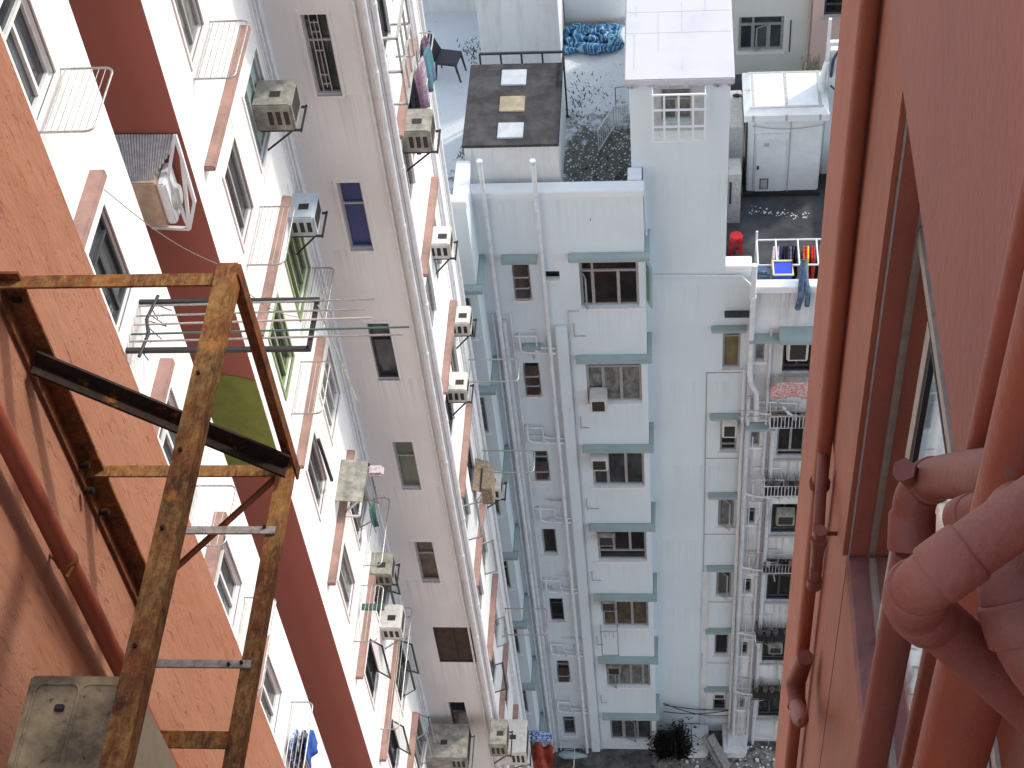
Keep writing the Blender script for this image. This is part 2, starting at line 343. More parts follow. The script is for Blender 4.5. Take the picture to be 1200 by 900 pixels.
# ------------------------------------------------------------------ facades: u runs along the wall, o stands out of it, z up
class Face:
    def __init__(s, axis, c, b=None): s.ax = axis; s.c = c; s.b = b
    def p(s, u, o, z):
        if s.ax == '-Y': return V((u, s.c-o, z))
        if s.ax == '+X': return V((s.c+o, u, z))
        return V((s.c-o, u, z))
    def box(s, mb, u0, u1, o0, o1, z0, z1): mb.box(s.p(u0, o0, z0), s.p(u1, o1, z1)); return mb
    def wall(s, name, u0, u1, z0, z1, mat, holes=(), d=.14, band=None):
        us = sorted({u0, u1, *[h[0] for h in holes], *[h[1] for h in holes]}); zs = sorted({z0, z1, *[h[2] for h in holes], *[h[3] for h in holes]})
        us = [u for u in us if u0 <= u <= u1]; zs = [z for z in zs if z0 <= z <= z1]; mb = MB()
        for i in range(len(us)-1):
            run = None
            for j in range(len(zs)-1):
                uc, zc = (us[i]+us[i+1])/2, (zs[j]+zs[j+1])/2
                if any(h[0] < uc < h[1] and h[2] < zc < h[3] for h in holes):
                    if run is not None: mb.quad(s.p(us[i],0,run), s.p(us[i+1],0,run), s.p(us[i+1],0,zs[j]), s.p(us[i],0,zs[j])); run = None
                elif run is None: run = zs[j]
            if run is not None: mb.quad(s.p(us[i],0,run), s.p(us[i+1],0,run), s.p(us[i+1],0,zs[-1]), s.p(us[i],0,zs[-1]))
        for a, b, c, e in holes:
            for q in (((a,c),(b,c)), ((b,c),(b,e)), ((b,e),(a,e)), ((a,e),(a,c))):
                (ua, za), (ub, zb) = q
                mb.quad(s.p(ua,0,za), s.p(ub,0,zb), s.p(ub,-d,zb), s.p(ua,-d,za))
            mb.quad(s.p(a,-d,c), s.p(b,-d,c), s.p(b,-d,e), s.p(a,-d,e))
        return build(name, mb, mat, s.b, fix=False)
    def window(s, u0, u1, z0, z1, cols=(1,), top=0, bottom=0, frame='alu', pane='g_dark', d=.10, fw=.035, sill=True, sash=(), panes=None, bars=False, outer=None, wmat=None):
        fr = MB(); o0, o1 = -d, -d+.045
        s.box(fr, u0, u1, o0, o1, z0, z0+fw); s.box(fr, u0, u1, o0, o1, z1-fw, z1)
        s.box(fr, u0, u0+fw, o0, o1, z0+fw, z1-fw); s.box(fr, u1-fw, u1, o0, o1, z0+fw, z1-fw)
        H = z1-z0; zt = z1-fw; zb = z0+fw
        if top: zt = z1-H*top; s.box(fr, u0+fw, u1-fw, o0, o1+.003, zt-fw/2, zt+fw/2)
        if bottom: zb = z0+H*bottom; s.box(fr, u0+fw, u1-fw, o0, o1+.003, zb-fw/2, zb+fw/2)
        tot = sum(cols); u = u0; edges = [u0]
        for c in cols: u += c/tot*(u1-u0); edges.append(u)
        for e in edges[1:-1]: s.box(fr, e-fw*.6, e+fw*.6, o0, o1+.005, zb, zt)
        if len(cols) == 3 and top: e = edges[1]; s.box(fr, e-fw*.4, e+fw*.4, o0, o1, zt+fw/2, z1-fw)
        w_ = build('window', fr, frame, s.b)
        g = MB(); g.add([s.p(u0+.004,-d+.015,z0+.004), s.p(u1-.004,-d+.015,z0+.004), s.p(u1-.004,-d+.015,z1-.004), s.p(u0+.004,-d+.015,z1-.004)], [[0,1,2,3]])
        build('pane', g, pane, w_)
        if outer:                                        # pale painted surround, proud of the wall
            r = MB(); ww = .045
            s.box(r, u0-ww, u0, -.01, .02, z0-ww, z1+ww); s.box(r, u1, u1+ww, -.01, .02, z0-ww, z1+ww)
            s.box(r, u0, u1, -.01, .02, z1, z1+ww); s.box(r, u0, u1, -.01, .022, z0-ww, z0); build('surround', r, outer, w_)
        elif sill:
            r = MB(); s.box(r, u0-.05, u1+.05, -.02, .045, z0-.06, z0-.002); build('sill', r, sill if isinstance(sill, str) else 'white', w_)
        if bars:
            r = MB()
            for k in range(1, bars): 
                z = z0+H*k/bars; s.box(r, u0, u1, -.03, -.018, z-.008, z+.008)
            for k in range(1, 4): u = u0+(u1-u0)*k/4; s.box(r, u-.007, u+.007, -.016, -.004, z0, z1)
            build('bars', r, 'alu', w_)
        for (i, ang, side) in sash:                       # an opened sash, hinged at one side
            a, b = edges[i]+fw*.5, edges[i+1]-fw*.5; L = b-a
            h = a if side < 0 else b; dr = 1 if side < 0 else -1
            ca, sa = math.cos(math.radians(ang)), math.sin(math.radians(ang))
            q = lambda k, z, e=0: s.p(h+dr*k*ca+e*sa, -d+.05+k*sa+e*.5, z)
            m = MB(); t_ = .03
            for (k0, k1, za, zc) in ((0, L, zb, zb+t_), (0, L, zt-t_, zt), (0, t_, zb, zt), (L-t_, L, zb, zt)):
                m.hexa([q(k0,za), q(k1,za), q(k1,za,.02), q(k0,za,.02)], [q(k0,zc), q(k1,zc), q(k1,zc,.02), q(k0,zc,.02)])
            sh = build('sash', m, frame, w_)
            m = MB(); m.quad(q(t_,zb+t_,.01), q(L-t_,zb+t_,.01), q(L-t_,zt-t_,.01), q(t_,zt-t_,.01)); 
            # glass lies within the sash frame and is one mesh with its own material
            sh.data.materials.append(M['g_clear']); bm = bmesh.new(); bm.from_mesh(sh.data); off = WL[sh.name]
            vs = [bm.verts.new(V(v)-off) for v in m.v]; f = bm.faces.new(vs); f.material_index = 1; bm.to_mesh(sh.data); bm.free()
        return w_
def pipe(b, pts, r, mat, name='drainpipe', seg=10, collars=(), cr=1.25, cl=.08):
    mb = MB(); mb.tube(pts, r, seg)
    for (p, dr) in collars:
        p, dr = V(p), V(dr).normalized(); mb.tube([p-dr*cl/2, p+dr*cl/2], r*cr, seg)
    return build(name, mb, mat, b)
def vpipe(b, x, y, z0, z1, r, mat, step=2.8, off=0, name='drainpipe'):
    cs = []; z = z1-off
    while z > z0+.2: cs.append(((x, y, z), (0,0,1))); z -= step
    return pipe(b, [(x,y,z0),(x,y,z1)], r, mat, name, 10, cs, 1.22, .09)
# ------------------------------------------------------------------ ground and sky-side setting
GZ = -42.0
g = MB(); g.quad((-300,-300,GZ), (300,-300,GZ), (300,300,GZ), (-300,300,GZ)); build('ground', g, 'ground', kind='structure')

# ------------------------------------------------------------------ near building on the left, rough orange render
XL = -2.0
nb = thing('apartment_wing', (XL-2, 1.4, GZ), 'rough orange rendered wing at the near left carrying the rusty steel bracket', 'building')
mb = MB(); mb.bbox((XL-4, -3, GZ), (XL, 3.94, -1.2), .012); build('wall', mb, 'orange', nb)
yp = P(75, 650, X=XL+.06).y
pw = build('drainpipe', MB().tube([(XL+.06, yp, GZ), (XL+.06, yp, -1.3)], .033, 14), 'pipe_red', nb)
q = P(78, 655, X=XL+.06)
mb = MB(); mb.tube([(XL+.06, yp, q.z-.012), (XL+.06, yp, q.z+.012)], .037, 14); mb.tube([(XL, yp+.02, q.z), (XL+.06, yp-.03, q.z)], .008, 6); mb.tube([(XL+.09, yp-.03, q.z), (XL+.08, yp-.075, q.z+.01)], .007, 6)
build('pipe_clamp', mb, 'rust_dark', nb)

# rusty steel bracket bolted to that wall
k = -XL/1.25
FY, UZ, LZ, OX = 2.096*k, -2.162*k, -2.746*k, -.815*k
fr = thing('steel_bracket', (XL, FY, LZ), 'rusty angle steel bracket frame bolted to the orange wall and carrying the condenser box', 'bracket')
Wd = .062
def ang(nm, a, b, w_, d1, d2, mat='rust', th=.008): return build(nm, MB().angle(a, b, w_, th, d1, d2), mat, fr)
ang('wall_post', (XL+.004, FY-.01, UZ+.03), (XL+.004, FY-.01, -3.30*k), .068, (0,-1,0), (1,0,0), 'rust_dark', .01)
ang('top_rail', (XL, FY, UZ), (OX-.03, FY, UZ), .048, (0,-1,0), (0,0,-1))
ang('side_rail', (OX+.03, FY+.03, UZ+.012), (OX+.03, .6, UZ+.012), Wd, (-1,0,0), (0,0,-1))
ang('outer_post', (OX+.036, FY+.036, UZ-.0), (OX+.036, FY+.036, LZ-.07), .045, (0,-1,0), (-1,0,0), 'rust_dark')
ang('lower_side_rail', (OX+.03, FY+.02, LZ+.01), (OX+.03, .6, LZ+.01), .052, (-1,0,0), (0,0,-1))
ang('lower_cross_rail', (XL, FY, LZ), (OX-.03, FY, LZ), .045, (0,-1,0), (0,0,-1))
build('diagonal_brace', MB().angle(P(42,425,X=XL+.02), (OX+.02, FY-.03, LZ+.03), .058, .01, (.35,.1,1), (0,-1,.2)), 'rust_black', fr)
build('lower_brace', MB().angle((OX-.02, FY-.02, LZ-.01), (XL+.01, FY-.04, -3.22*k), .042, .008, (0,-1,0), (.6,0,.8)), 'rust_dark', fr)
for (px, py, w_, m_) in ((322, 622, .028, 'flat_bar'), (295, 779, .026, 'flat_bar'), (275, 868, .055, 'rust')):
    a = P(px, py, Z=LZ+.014); 
    build('cross_bar', MB().box((OX+.012 if w_ < .05 else OX-.015, a.y-w_/2, LZ+.012), (OX-.36, a.y+w_/2, LZ+.02)), m_, fr)
build('inner_rail', MB().bar((OX-.34, FY-.1, LZ+.0), (OX-.34, .6, LZ+.0), .02), 'rust_dark', fr)
mb = MB()
for (px, py, X_) in ((15,350,XL+.02),(50,440,XL+.02),(95,545,XL+.02),(100,575,XL+.02),(118,600,XL+.02)):
    c = P(px, py, X=X_); build('bolt', MB().tube([c, c+V((.03,0,0))], .013, 6), 'rust_black', fr)
for t_ in (.25,.42,.58,.8): c = V((OX-.012, FY-1.6*t_, UZ+.012)); build('bolt', MB().tube([c-V((0,0,.004)), c+V((0,0,.007))], .006, 6), 'rust_black', fr)
for (px, py) in ((310,618),(283,777),(268,779)): c = P(px, py, Z=LZ+.02); build('bolt', MB().tube([c, c+V((0,0,.008))], .006, 6), 'rust_black', fr)

# condenser box standing in the bracket
TZ = -2.36*k
a0 = P(36, 790, Z=TZ); a1 = P(165, 790, Z=TZ)
ac = thing('air_conditioner', ((a0.x+a1.x)/2, a0.y-.4, TZ-.6), 'large dirty beige condenser box on the rusty bracket at lower left', 'air conditioner')
XA, XB, YA, YB = a0.x, a1.x, a0.y-.85, a0.y
build('casing', MB().bbox((XA+.012, YA, TZ-.58), (XB-.008, YB-.01, TZ-.02), .012), 'casing', ac)
mb = MB(); mb.bbox((XA, YA-.01, TZ-.03), (XB, YB, TZ), .008); build('top_plate', mb, 'casing_top', ac)
mb = MB()
def loop(x0, x1, y0, y1, r=.02):
    pts = []
    for (cx, cy, s0) in ((x1-r, y1-r, 0), (x0+r, y1-r, 90), (x0+r, y0+r, 180), (x1-r, y0+r, 270)):
        for j in range(4): an = math.radians(s0+j*30); pts.append((cx+r*math.cos(an), cy+r*math.sin(an), TZ+.001))
    return pts+[pts[0]]
wA = XB-XA
mb.tube(loop(XA+.025, XA+wA*.48, YA+.08, YB-.03), .0045, 6, False); mb.tube(loop(XA+wA*.5, XA+wA*.86, YA+.08, YB-.03), .0035, 6, False)
build('pressed_ribs', mb, 'casing_top', ac)
c = P(70, 830, Z=TZ); mb = MB(); mb.bbox((c.x-.012, c.y-.012, TZ), (c.x+.014, c.y+.008, TZ+.012), .004); build('screw_cap', mb, 'black_steel', ac)
mb = MB()
for j in range(12): mb.box((XB-.010, YB-.16-j*.012, TZ-.09), (XB-.005, YB-.154-j*.012, TZ-.055 if j % 3 else TZ-.04))
build('side_slots', mb, 'grille', ac)

# ------------------------------------------------------------------ near building on the right
XR = .56
rb = thing('apartment_wing', (XR+1.5, 2, GZ), 'terracotta painted wing at the right edge with a tall side window', 'building')
RT = -.75
yE = P(947, 450, X=XR).y; yJ = P(1020, 450, X=XR).y; yQ = P(987, 450, X=XR).y
zS = P(990, 615, X=XR).z; XO = .455; zH = P(1092, 340, X=XO).z; XG = .625
f = Face('-X', XR, rb)
mb = MB()
mb.box((XR, yJ, GZ), (XR+2.5, yE, RT)); build('wall', mb, 'red_edge', rb)
mb = MB(); mb.box((XR-.016, yJ, zS), (XR-.001, yQ-.02, RT)); build('pier', mb, 'red_edge', rb)
mb = MB(); mb.box((XR+.002, -3, GZ), (XR+2.5, yJ-.001, zS-.03)); build('lower_wall', mb, 'red_edge', rb)
mb = MB(); mb.hexa([(XR-.004, -3, zS-.028), (XG+.1, -3, zS-.028), (XG+.1, yJ-.001, zS-.028), (XR-.004, yJ-.001, zS-.028)], [(XR+.006, -3, zS-.004), (XG+.1, -3, zS+.012), (XG+.1, yJ-.002, zS+.012), (XR+.006, yJ-.002, zS-.004)]); build('window_sill', mb, 'sill_red', rb)
mb = MB(); mb.box((XO, -3, zH), (XR+2.5, yJ-.002, RT)); mb.box((XO, yJ-.002, zH), (XR-.02, 4.2, RT)); build('upper_wall', mb, 'red', rb)
mb = MB(); mb.box((XR+.3, -3, zS-.03), (XR+2.5, yJ-.002, zH-.002)); build('inner_wall', mb, 'red', rb)
# window: frame, panes
mb = MB(); o = XG
mb.box((o-.004, yJ-.03, zS+.012), (o+.04, yJ-.011, zH-.003)); mb.box((o-.004, -2, zS+.013), (o+.04, yJ-.046, zS+.055))
wz = P(1090, 360, X=o).z
mb.box((o-.004, -2, wz-.022), (o+.04, yJ-.046, wz+.022))
ym = P(1068, 520, X=o).y
wn = build('window', mb, 'alu_brown', rb)
mb = MB(); mb.box((o-.006, ym-.03, zS+.056), (o+.036, ym+.022, wz-.023)); build('mullion', mb, 'alu_brown', wn)
mb = MB(); mb.box((o-.001, ym-.045, zS+.056), (o+.02, ym-.031, wz-.023)); mb.box((o-.006, -2, wz-.036), (o+.02, ym-.046, wz-.0225)); build('gasket', mb, 'black_steel', wn)
mb = MB(); mb.quad((o+.006, -2, zS+.01), (o+.006, yJ-.004, zS+.01), (o+.006, yJ-.004, zH), (o+.006, -2, zH)); build('pane', mb, 'g_mirror', wn)
mb = MB(); mb.box((XR-.0, yJ-.009, zS+.02), (XG+.0, yJ-.004, zH-.004)); build('reveal', mb, 'red', wn)
mb = MB(); mb.tube([(XR+.003, yJ-.006, zS-.002), (XR+.003, yJ-.006, zH)], .004, 6); build('sealant', mb, 'tape', wn)
# slim pipe near the far corner, with its two fittings
XP = XR-.045
pc = P(973, 450, X=XP)
e1_ = P(960, 610, X=XP); 
pp = build('drainpipe', MB().tube([(XP, pc.y, -1.0), (XP, pc.y, -8.3), (XP+.0, pc.y+.0, GZ)], .028, 14), 'red_edge', rb)
z1 = P(958, 630, X=XP-.05).z
mb = MB(); x = XP-.05; c0 = P(960, 632, X=x); c1_ = P(955, 690, X=x); y = c0.y; zt_, zb_ = c0.z, c1_.z
mb.tube([(XP, pc.y, zt_-.12), (x, y, zt_-.16), (x, y, zb_)], .018, 14); mb.tube([(x, y, zt_-.16), (x, y, zt_-.02)], [.018,.023], 14)
mb.tube([(x, y, zt_-.03), (x, y, zt_)], .025, 14); mb.tube([(x, y, zb_+.02), (x, y, zb_-.02)], .025, 14); mb.tube([(x, y, zb_+.3), (x, y, zb_+.27)], .022, 14)
build('branch_fitting', mb, 'pipe_pink', rb)
mb = MB(); x = XP-.035; q0, q1, q2, q3 = P(944, 770, X=XP-.01), P(932, 800, X=x), P(934, 828, X=x), P(938, 842, X=x-.04)
mb.tube([q0, q1, q2], .032, 14); mb.tube([q1, q1.lerp(q2, .12)], .037, 14); mb.tube([q1.lerp(q2, .8), q2], .038, 14); mb.tube([q2, q3, q3+(q3-q2)*.12, q3+(q3-q2)*.2], [.032, .03, .026, .012], 14)
build('cleanout_fitting', mb, 'pipe_pink', rb)
q = P(962, 583, X=XP)
mb = MB(); mb.tube([(XP, pc.y, q.z-.012), (XP, pc.y, q.z+.012)], .037, 14); mb.tube([(XP-.02, pc.y-.03, q.z), (XP-.01, pc.y-.22, q.z+.01), (XP+.05, pc.y-.22, q.z+.01)], .008, 6); build('pipe_clamp', mb, 'rust_dark', rb)
# big stack pipes
def fr_px(px, py, D): return P(px, py, D=D)
def vp_px(px, py, X_, wpx, z0=GZ, z1=-.9, mat='pipe_red', cols=()):
    c = P(px, py, X=X_); D = c.dot(V((0,0,0))+w_of(V((0,0,1)))); r = wpx/2/F*D
    mb = MB(); mb.tube([(c.x, c.y, z0), (c.x, c.y, z1)], r, 24)
    for cy in cols: z = P(px, cy, X=X_).z; mb.tube([(c.x, c.y, z-.04), (c.x, c.y, z+.04)], r*1.13, 24)
    return build('drainpipe', mb, mat, rb), c, r
vp_px(1153, 530, .43, 44)
vp_px(1196, 530, .405, 60)
vp_px(1125, 850, .365, 84, mat='pipe_red', cols=(545,))
vp_px(1188, 880, .33, 80, z1=-2.6, mat='pipe_red')
def pxpath(nm, pts, wpx, mat='pipe_pink', cols=(), seg=24, col_r=1.1):
    Ps = [P(a, b, D=d) for a, b, d in pts]; mb = MB()
    dense = []
    for i in range(len(Ps)-1):                            # Catmull-Rom through the points
        p0, p1, p2, p3 = Ps[max(i-1,0)], Ps[i], Ps[i+1], Ps[min(i+2,len(Ps)-1)]
        for j in range(6):
            t_ = j/6; dense.append(.5*((2*p1)+(p2-p0)*t_+(2*p0-5*p1+4*p2-p3)*t_*t_+(3*p1-p0-3*p2+p3)*t_**3))
    dense.append(Ps[-1]); r = wpx/2/F*pts[0][2]
    mb.tube(dense, r, seg)
    for i, L in cols:
        p = dense[i]; d = (dense[min(i+1, len(dense)-1)]-dense[i-1]).normalized(); mb.tube([p-d*L/2, p-d*L*.42, p+d*L*.42, p+d*L/2], [r*1.03, r*col_r, r*col_r, r*1.03], seg)
    return build(nm, mb, mat, rb)
D0 = 2.45
A = P(1068, 640, D=D0); rA = 44/2/F*D0
A1 = P(1068, 585, D=D0)
mb = MB(); mb.tube([(A.x, A.y, GZ), (A.x, A.y, A.z)], rA, 24); build('drainpipe', mb, 'pipe_pink', rb)
pxpath('elbow', [(1068, 640, D0), (1069, 612, D0), (1074, 582, D0-.02), (1092, 563, D0-.06), (1130, 556, 2.2), (1165, 554, 2.0), (1205, 552, 1.85)], 50, cols=((4,.06),(18,.02)))
a, b_ = P(1074, 570, D=D0-.03), P(1060, 551, D=D0-.10); d = (b_-a).normalized()
mb = MB(); mb.tube([a, b_], rA*.5, 20); mb.tube([b_-d*.02, b_+d*.004], rA*.64, 6); build('cleanout_cap', mb, 'pipe_pink', rb)
pxpath('socket', [(1134, 607, 1.95), (1145, 603, 1.93), (1165, 598, 1.9), (1200, 590, 1.85)], 50, cols=((1,.03),))
pxpath('bend_pipe', [(1260, 560, 1.42), (1190, 608, 1.42), (1130, 650, 1.42), (1092, 678, 1.43), (1074, 697, 1.46), (1080, 716, 1.5), (1105, 735, 1.54), (1150, 775, 1.6), (1215, 835, 1.68)], 72, cols=((14,.04),(24,.04),(31,.04)))
pxpath('lower_elbow', [(1200, 606, 1.64), (1196, 630, 1.58), (1194, 660, 1.52), (1203, 715, 1.5), (1225, 765, 1.5), (1265, 815, 1.5)], 92, 'pipe_pink', cols=((12,.03),(19,.04)))

# ------------------------------------------------------------------ left tower, stepping out towards the light well
tw = thing('apartment_tower', (-6.5, 13, GZ), 'tall white and pinkish grey tower on the left with dark red stripe and pink ledges', 'building')
TT = -4.0; SP = 2.77
def rows(z0, n, h): return [(z0-SP*i-h, z0-SP*i) for i in range(n)]
XW1, XW2, XW3, YB_, YE_ = -5.5, -5.1, -3.74, 13.0, 16.9
f1 = Face('+X', XW1, tw); f2 = Face('+X', XW2, tw); f3 = Face('+X', XW3, tw); fe = Face('-Y', YE_, tw); fb = Face('-Y', YB_, tw)
h1 = [(10.8, 11.5, a, b) for i, (a, b) in enumerate(rows(-8.1, 11, 1.15))]
f1.wall('white_wall', 4.0, 12.29, GZ, TT, 'white', h1)
mb = MB(); mb.quad((XW1, 12.29, GZ), (-7.4, 12.29, GZ), (-7.4, 12.29, TT), (XW1, 12.29, TT)); mb.quad((-7.4, 12.29, GZ), (-7.4, 13, GZ), (-7.4, 13, TT), (-7.4, 12.29, TT)); build('light_well_wall', mb, 'white', tw, fix=False)
fb.wall('red_stripe_wall', -7.4, XW2, GZ, TT, 'brick')
hA = [(13.85, 14.55, a, b) for a, b in rows(-9.95, 11, 1.15)]
hB = [(15.25, 16.2, a, b) for a, b in rows(-9.95, 11, 1.15)]
f2.wall('white_wall', YB_, YE_, GZ, TT, 'white', hA+hB)
ez = [(-12.77, -14.1, .35, 'bars'), (-15.65, -17.0, .33, 'blue'), (-18.57, -19.92, .33, 'dark'), (-21.5, -22.83, .33, 'green'), (-24.4, -25.72, .33, 'brown'), (-30.16, -31.55, .33, 'dark')]
eh = [(-4.64, -4.30, b, a) for a, b, w_, k_ in ez]+[(-4.63, -3.89, -28.6, -27.3)]
fe.wall('end_wall', XW2, XW3, GZ, TT, 'cream', eh)
h3 = [(17.25, 17.95, a, b) for a, b in rows(-12.75, 11, 1.15)]+[(18.35, 19.0, a, b) for a, b in rows(-12.75, 11, 1.15)]
f3.wall('white_wall', YE_, 20.6, GZ, TT, 'white', h3)
mb = MB(); mb.quad((XW3, 20.6, GZ), (-9, 20.6, GZ), (-9, 20.6, TT), (XW3, 20.6, TT)); mb.quad((XW1, 4, TT), (-9, 4, TT), (-9, 20.6, TT), (XW3, 20.6, TT), ); build('rear_wall', mb, 'cream', tw, fix=False)
mb = MB(); mb.quad((XW1, 4, GZ), (-9, 4, GZ), (-9, 4, TT), (XW1, 4, TT)); build('front_wall', mb, 'cream', tw, fix=False)
# windows
kinds = ['g_dark', 'g_dark', 'g_grey', 'g_dark', 'g_black', 'g_dark', 'g_grey', 'g_dark', 'g_dark', 'g_grey', 'g_dark']
for i, (u0, u1, z0, z1) in enumerate(h1):
    f1.window(u0, u1, z0, z1, (1,1), .28, 0, 'wframe' if i != 1 else 'dframe', 'g_dark', .09, .04, True, outer='white')
for i, (u0, u1, z0, z1) in enumerate(hA):
    fm = {2:'gframe', 5:'dframe', 6:'dframe'}.get(i, 'alu'); sa = [(1, 60, 1)] if i in (5, 6, 7) else []
    f2.window(u0, u1, z0, z1, (1,1), .0, 0, fm, kinds[(i+2) % 11], .08, .035, True, sash=sa, outer=('gframe' if fm == 'gframe' else 'pinkwall'))
for i, (u0, u1, z0, z1) in enumerate(hB):
    fm = {2:'gframe', 3:'wframe', 5:'dframe', 6:'dframe'}.get(i, 'alu'); pn = {1:'g_teal', 2:'g_dark', 3:'g_grey'}.get(i, kinds[i])
    f2.window(u0, u1, z0, z1, (1,1,1), 0, 0, fm, pn, .08, .035, True, sash=([(1, 55, -1), (2, 70, 1)] if i in (4, 5, 6, 7) else []), outer=('gframe' if fm == 'gframe' else 'white'))
pk = dict(bars='g_dark', blue='g_blue', dark='g_dark', green='g_green', brown='g_brown')
for (a, b, w_, k_) in ez:
    wn = fe.window(-4.64, -4.30, b, a, (1,), .34, 0, 'dframe' if k_ == 'dark' else 'alu', pk[k_], .10, .03, True, outer='cream', bars=False)
    if k_ == 'bars':
        m = MB()
        for (u0, u1, z0, z1) in ((-4.56,-4.545,-14.07,-12.8), (-4.45,-4.435,-14.07,-12.8), (-4.5,-4.49,-14.0,-12.9)): fe.box(m, u0, u1, -.06, -.045, z0, z1)
        for z in (-12.95, -13.1, -13.4, -13.8, -13.95): fe.box(m, -4.545, -4.45, -.062, -.047, z, z+.015)
        build('window_grille', m, 'alu', wn)
wn = fe.window(-4.63, -3.89, -28.6, -27.3, (1,1), 0, 0, 'black_steel', 'g_brown', .05, .03, False)
m = MB(); fe.box(m, -4.6, -4.27, -.028, -.02, -28.57, -27.33); fe.box(m, -4.24, -3.92, -.03, -.022, -28.57, -27.33); build('shutter', m, simple('brown_board', C4(.075,.045,.028), .7, 0, .3, .6, 8), wn)
for i, (u0, u1, z0, z1) in enumerate(h3):
    f3.window(u0, u1, z0, z1, (1,1), 0, 0, 'dframe' if i % 3 == 0 else 'alu', kinds[i % 11], .08, .035, False, sash=([(0, 70, -1)] if i in (4, 6, 16, 17) else []))
# pink wall patches round the windows, ledges
def ledge(f, u0, u1, z, dep=.15, h=.09):
    j0, j1 = random.uniform(-.05,.05), random.uniform(-.05,.05); mb = MB(); mb.bbox(f.p(u0+j0, -.01, z-h), f.p(u1+j1, dep, z), .012); return build('ledge', mb, 'ledge', tw)
for i in range(11):
    ledge(f1, 10.2, 11.5, -7.65-SP*i, .15, .10); ledge(f2, 13.4, 15.85, -9.33-SP*i, .12, .08)
    ledge(f3, 17.05, 19.15, -12.15-SP*i, .12, .08)
    mb = MB(); f2.box(mb, 14.62, 15.18, -.01, .006, -11.10-SP*i-.04, -9.44-SP*i); build('painted_panel', mb, 'pinkwall', tw)
for (u, r, m_) in ((16.35, .012, 'white_pipe'), (16.5, .018, 'white_pipe'), (16.66, .02, 'white_pipe')):
    vpipe(tw, XW2+.03, u, GZ, TT, r, m_, 2.77, 1)
vpipe(tw, XW2+.5, YE_-.03, GZ, TT, .012, 'grey_pipe') if False else None
vpipe(tw, -3.93, YE_-.03, GZ, TT, .022, 'white_pipe', 2.77, .8); vpipe(tw, -3.80, YE_-.05, GZ, TT, .04, 'white_pipe', 2.77, 1.4); vpipe(tw, -3.70, YE_+.06, GZ, TT, .045, 'white_pipe', 2.77, .4)
for (u, r) in ((17.12, .015), (19.3, .02), (19.5, .03), (20.2, .03)): vpipe(tw, XW3+.04, u, GZ, TT, r, 'white_pipe', 2.77, u)
# olive sign on the red stripe
c = P(272, 496, Y=YB_-.006); mb = MB(); n = 48
vs = [(c.x+.95*math.cos(2*math.pi*i/n), YB_-.012, c.z+.95*math.sin(2*math.pi*i/n)) for i in range(n)]
vs = [(min(v[0], XW2-.004), v[1], v[2]) for v in vs]
mb.hexa([(v[0], v[1], v[2]) for v in vs], [(v[0], YB_-.004, v[2]) for v in vs])
o = build('wall_sign', mb, 'olive', None, 'large olive green painted disc on the dark red stripe wall', 'sign')
# ------------------------------------------------------------------ white building straight ahead
cb = thing('apartment_building', (0, 24, GZ), 'cool white apartment block ahead with grey teal canopies and rooftop structures', 'building')
RZ = -21.5; SP2 = 2.93; PZ = -20.8
fm_ = Face('-Y', 22.1, cb); ft = Face('-Y', 22.7, cb); fw_ = Face('-Y', 22.4, cb); fl = Face('-Y', 21.3, cb)
hb = [(-1.75, -.62, -23.9-SP2*i, -22.66-SP2*i) for i in range(7)]
hs = [(-3.03, -2.70, -23.65-SP2*i, -22.62-SP2*i) for i in range(7)]
hv = [(-2.40, -2.13, -23.10, -22.88)]
fm_.wall('main_wall', -3.62, -.5, GZ, PZ, 'cwall', hb+hs+hv, .16)
mb = MB(); mb.quad((-.5,22.1,GZ), (-.5,22.7,GZ), (-.5,22.7,PZ), (-.5,22.1,PZ)); build('bay_side_wall', mb, 'cwall', cb, fix=False)
ht = [(1.04, 1.40, z-1.15, z) for z in (-25.33,-28.14,-31.0,-33.96,-36.8,-39.74)]
ft.wall('tall_wall', -.5, 1.55, GZ, -23.45, 'cwall', ht)
ft.wall('water_tower_wall', -.71, 1.05, -23.45, -18.78, 'cwall', [(-.16, .38, -19.75, -18.98)], .2)
mb = MB(); mb.quad((-.71,22.7,-23.45), (-.71,27.4,-23.45), (-.71,27.4,-18.78), (-.71,22.7,-18.78)); mb.quad((1.05,22.7,-25), (1.05,27.4,-25), (1.05,27.4,-18.78), (1.05,22.7,-18.78)); mb.quad((-.71,27.4,-25), (1.05,27.4,-25), (1.05,27.4,-18.78), (-.71,27.4,-18.78))
build('water_tower_side_wall', mb, 'parapet', cb, fix=False)
mb = MB(); mb.bbox((-.79, 22.62, -18.86), (1.12, 27.5, -18.70), .02); slab = build('tower_roof', mb, 'whiteroof', cb)
mb = MB()
for x0, x1, y in ((-.77,1.1,23.9), (-.77,1.1,24.5)): mb.box((x0, y, -18.70), (x1, y+.012, -18.697))
for x, y0, y1 in ((-.6,24.4,24.7),(-.2,23.4,24.5),(.22,23.9,24.5),(.22,24.6,24.75),(.22,22.9,23.1),(-.62,22.9,23.9),(.64,24.5,24.9)): mb.box((x, y0, -18.70), (x+.01, y1, -18.696))
build('roof_seams', mb, 'seam', slab)
mb = MB()
for i in range(22):
    x = random.uniform(-.78, 1.08); build('edge_chip', MB().bbox((x, 22.60, -18.86-random.random()*.03), (x+random.uniform(.03,.09), 22.63, -18.82+random.random()*.03), .01), 'whiteroof', slab)
hr = [(1.68, 1.87, z-.62, z) for z in (-25.28,-28.1,-31.0,-33.9,-36.8,-39.6)]
hr2 = [(2.24, 2.83, z-1.2, z) for z in (-25.1,-27.95,-30.85,-33.7,-36.6,-39.5)]
fw_.wall('right_wall', 1.55, 3.9, GZ, -23.72, 'cwall2', hr+hr2, .2)
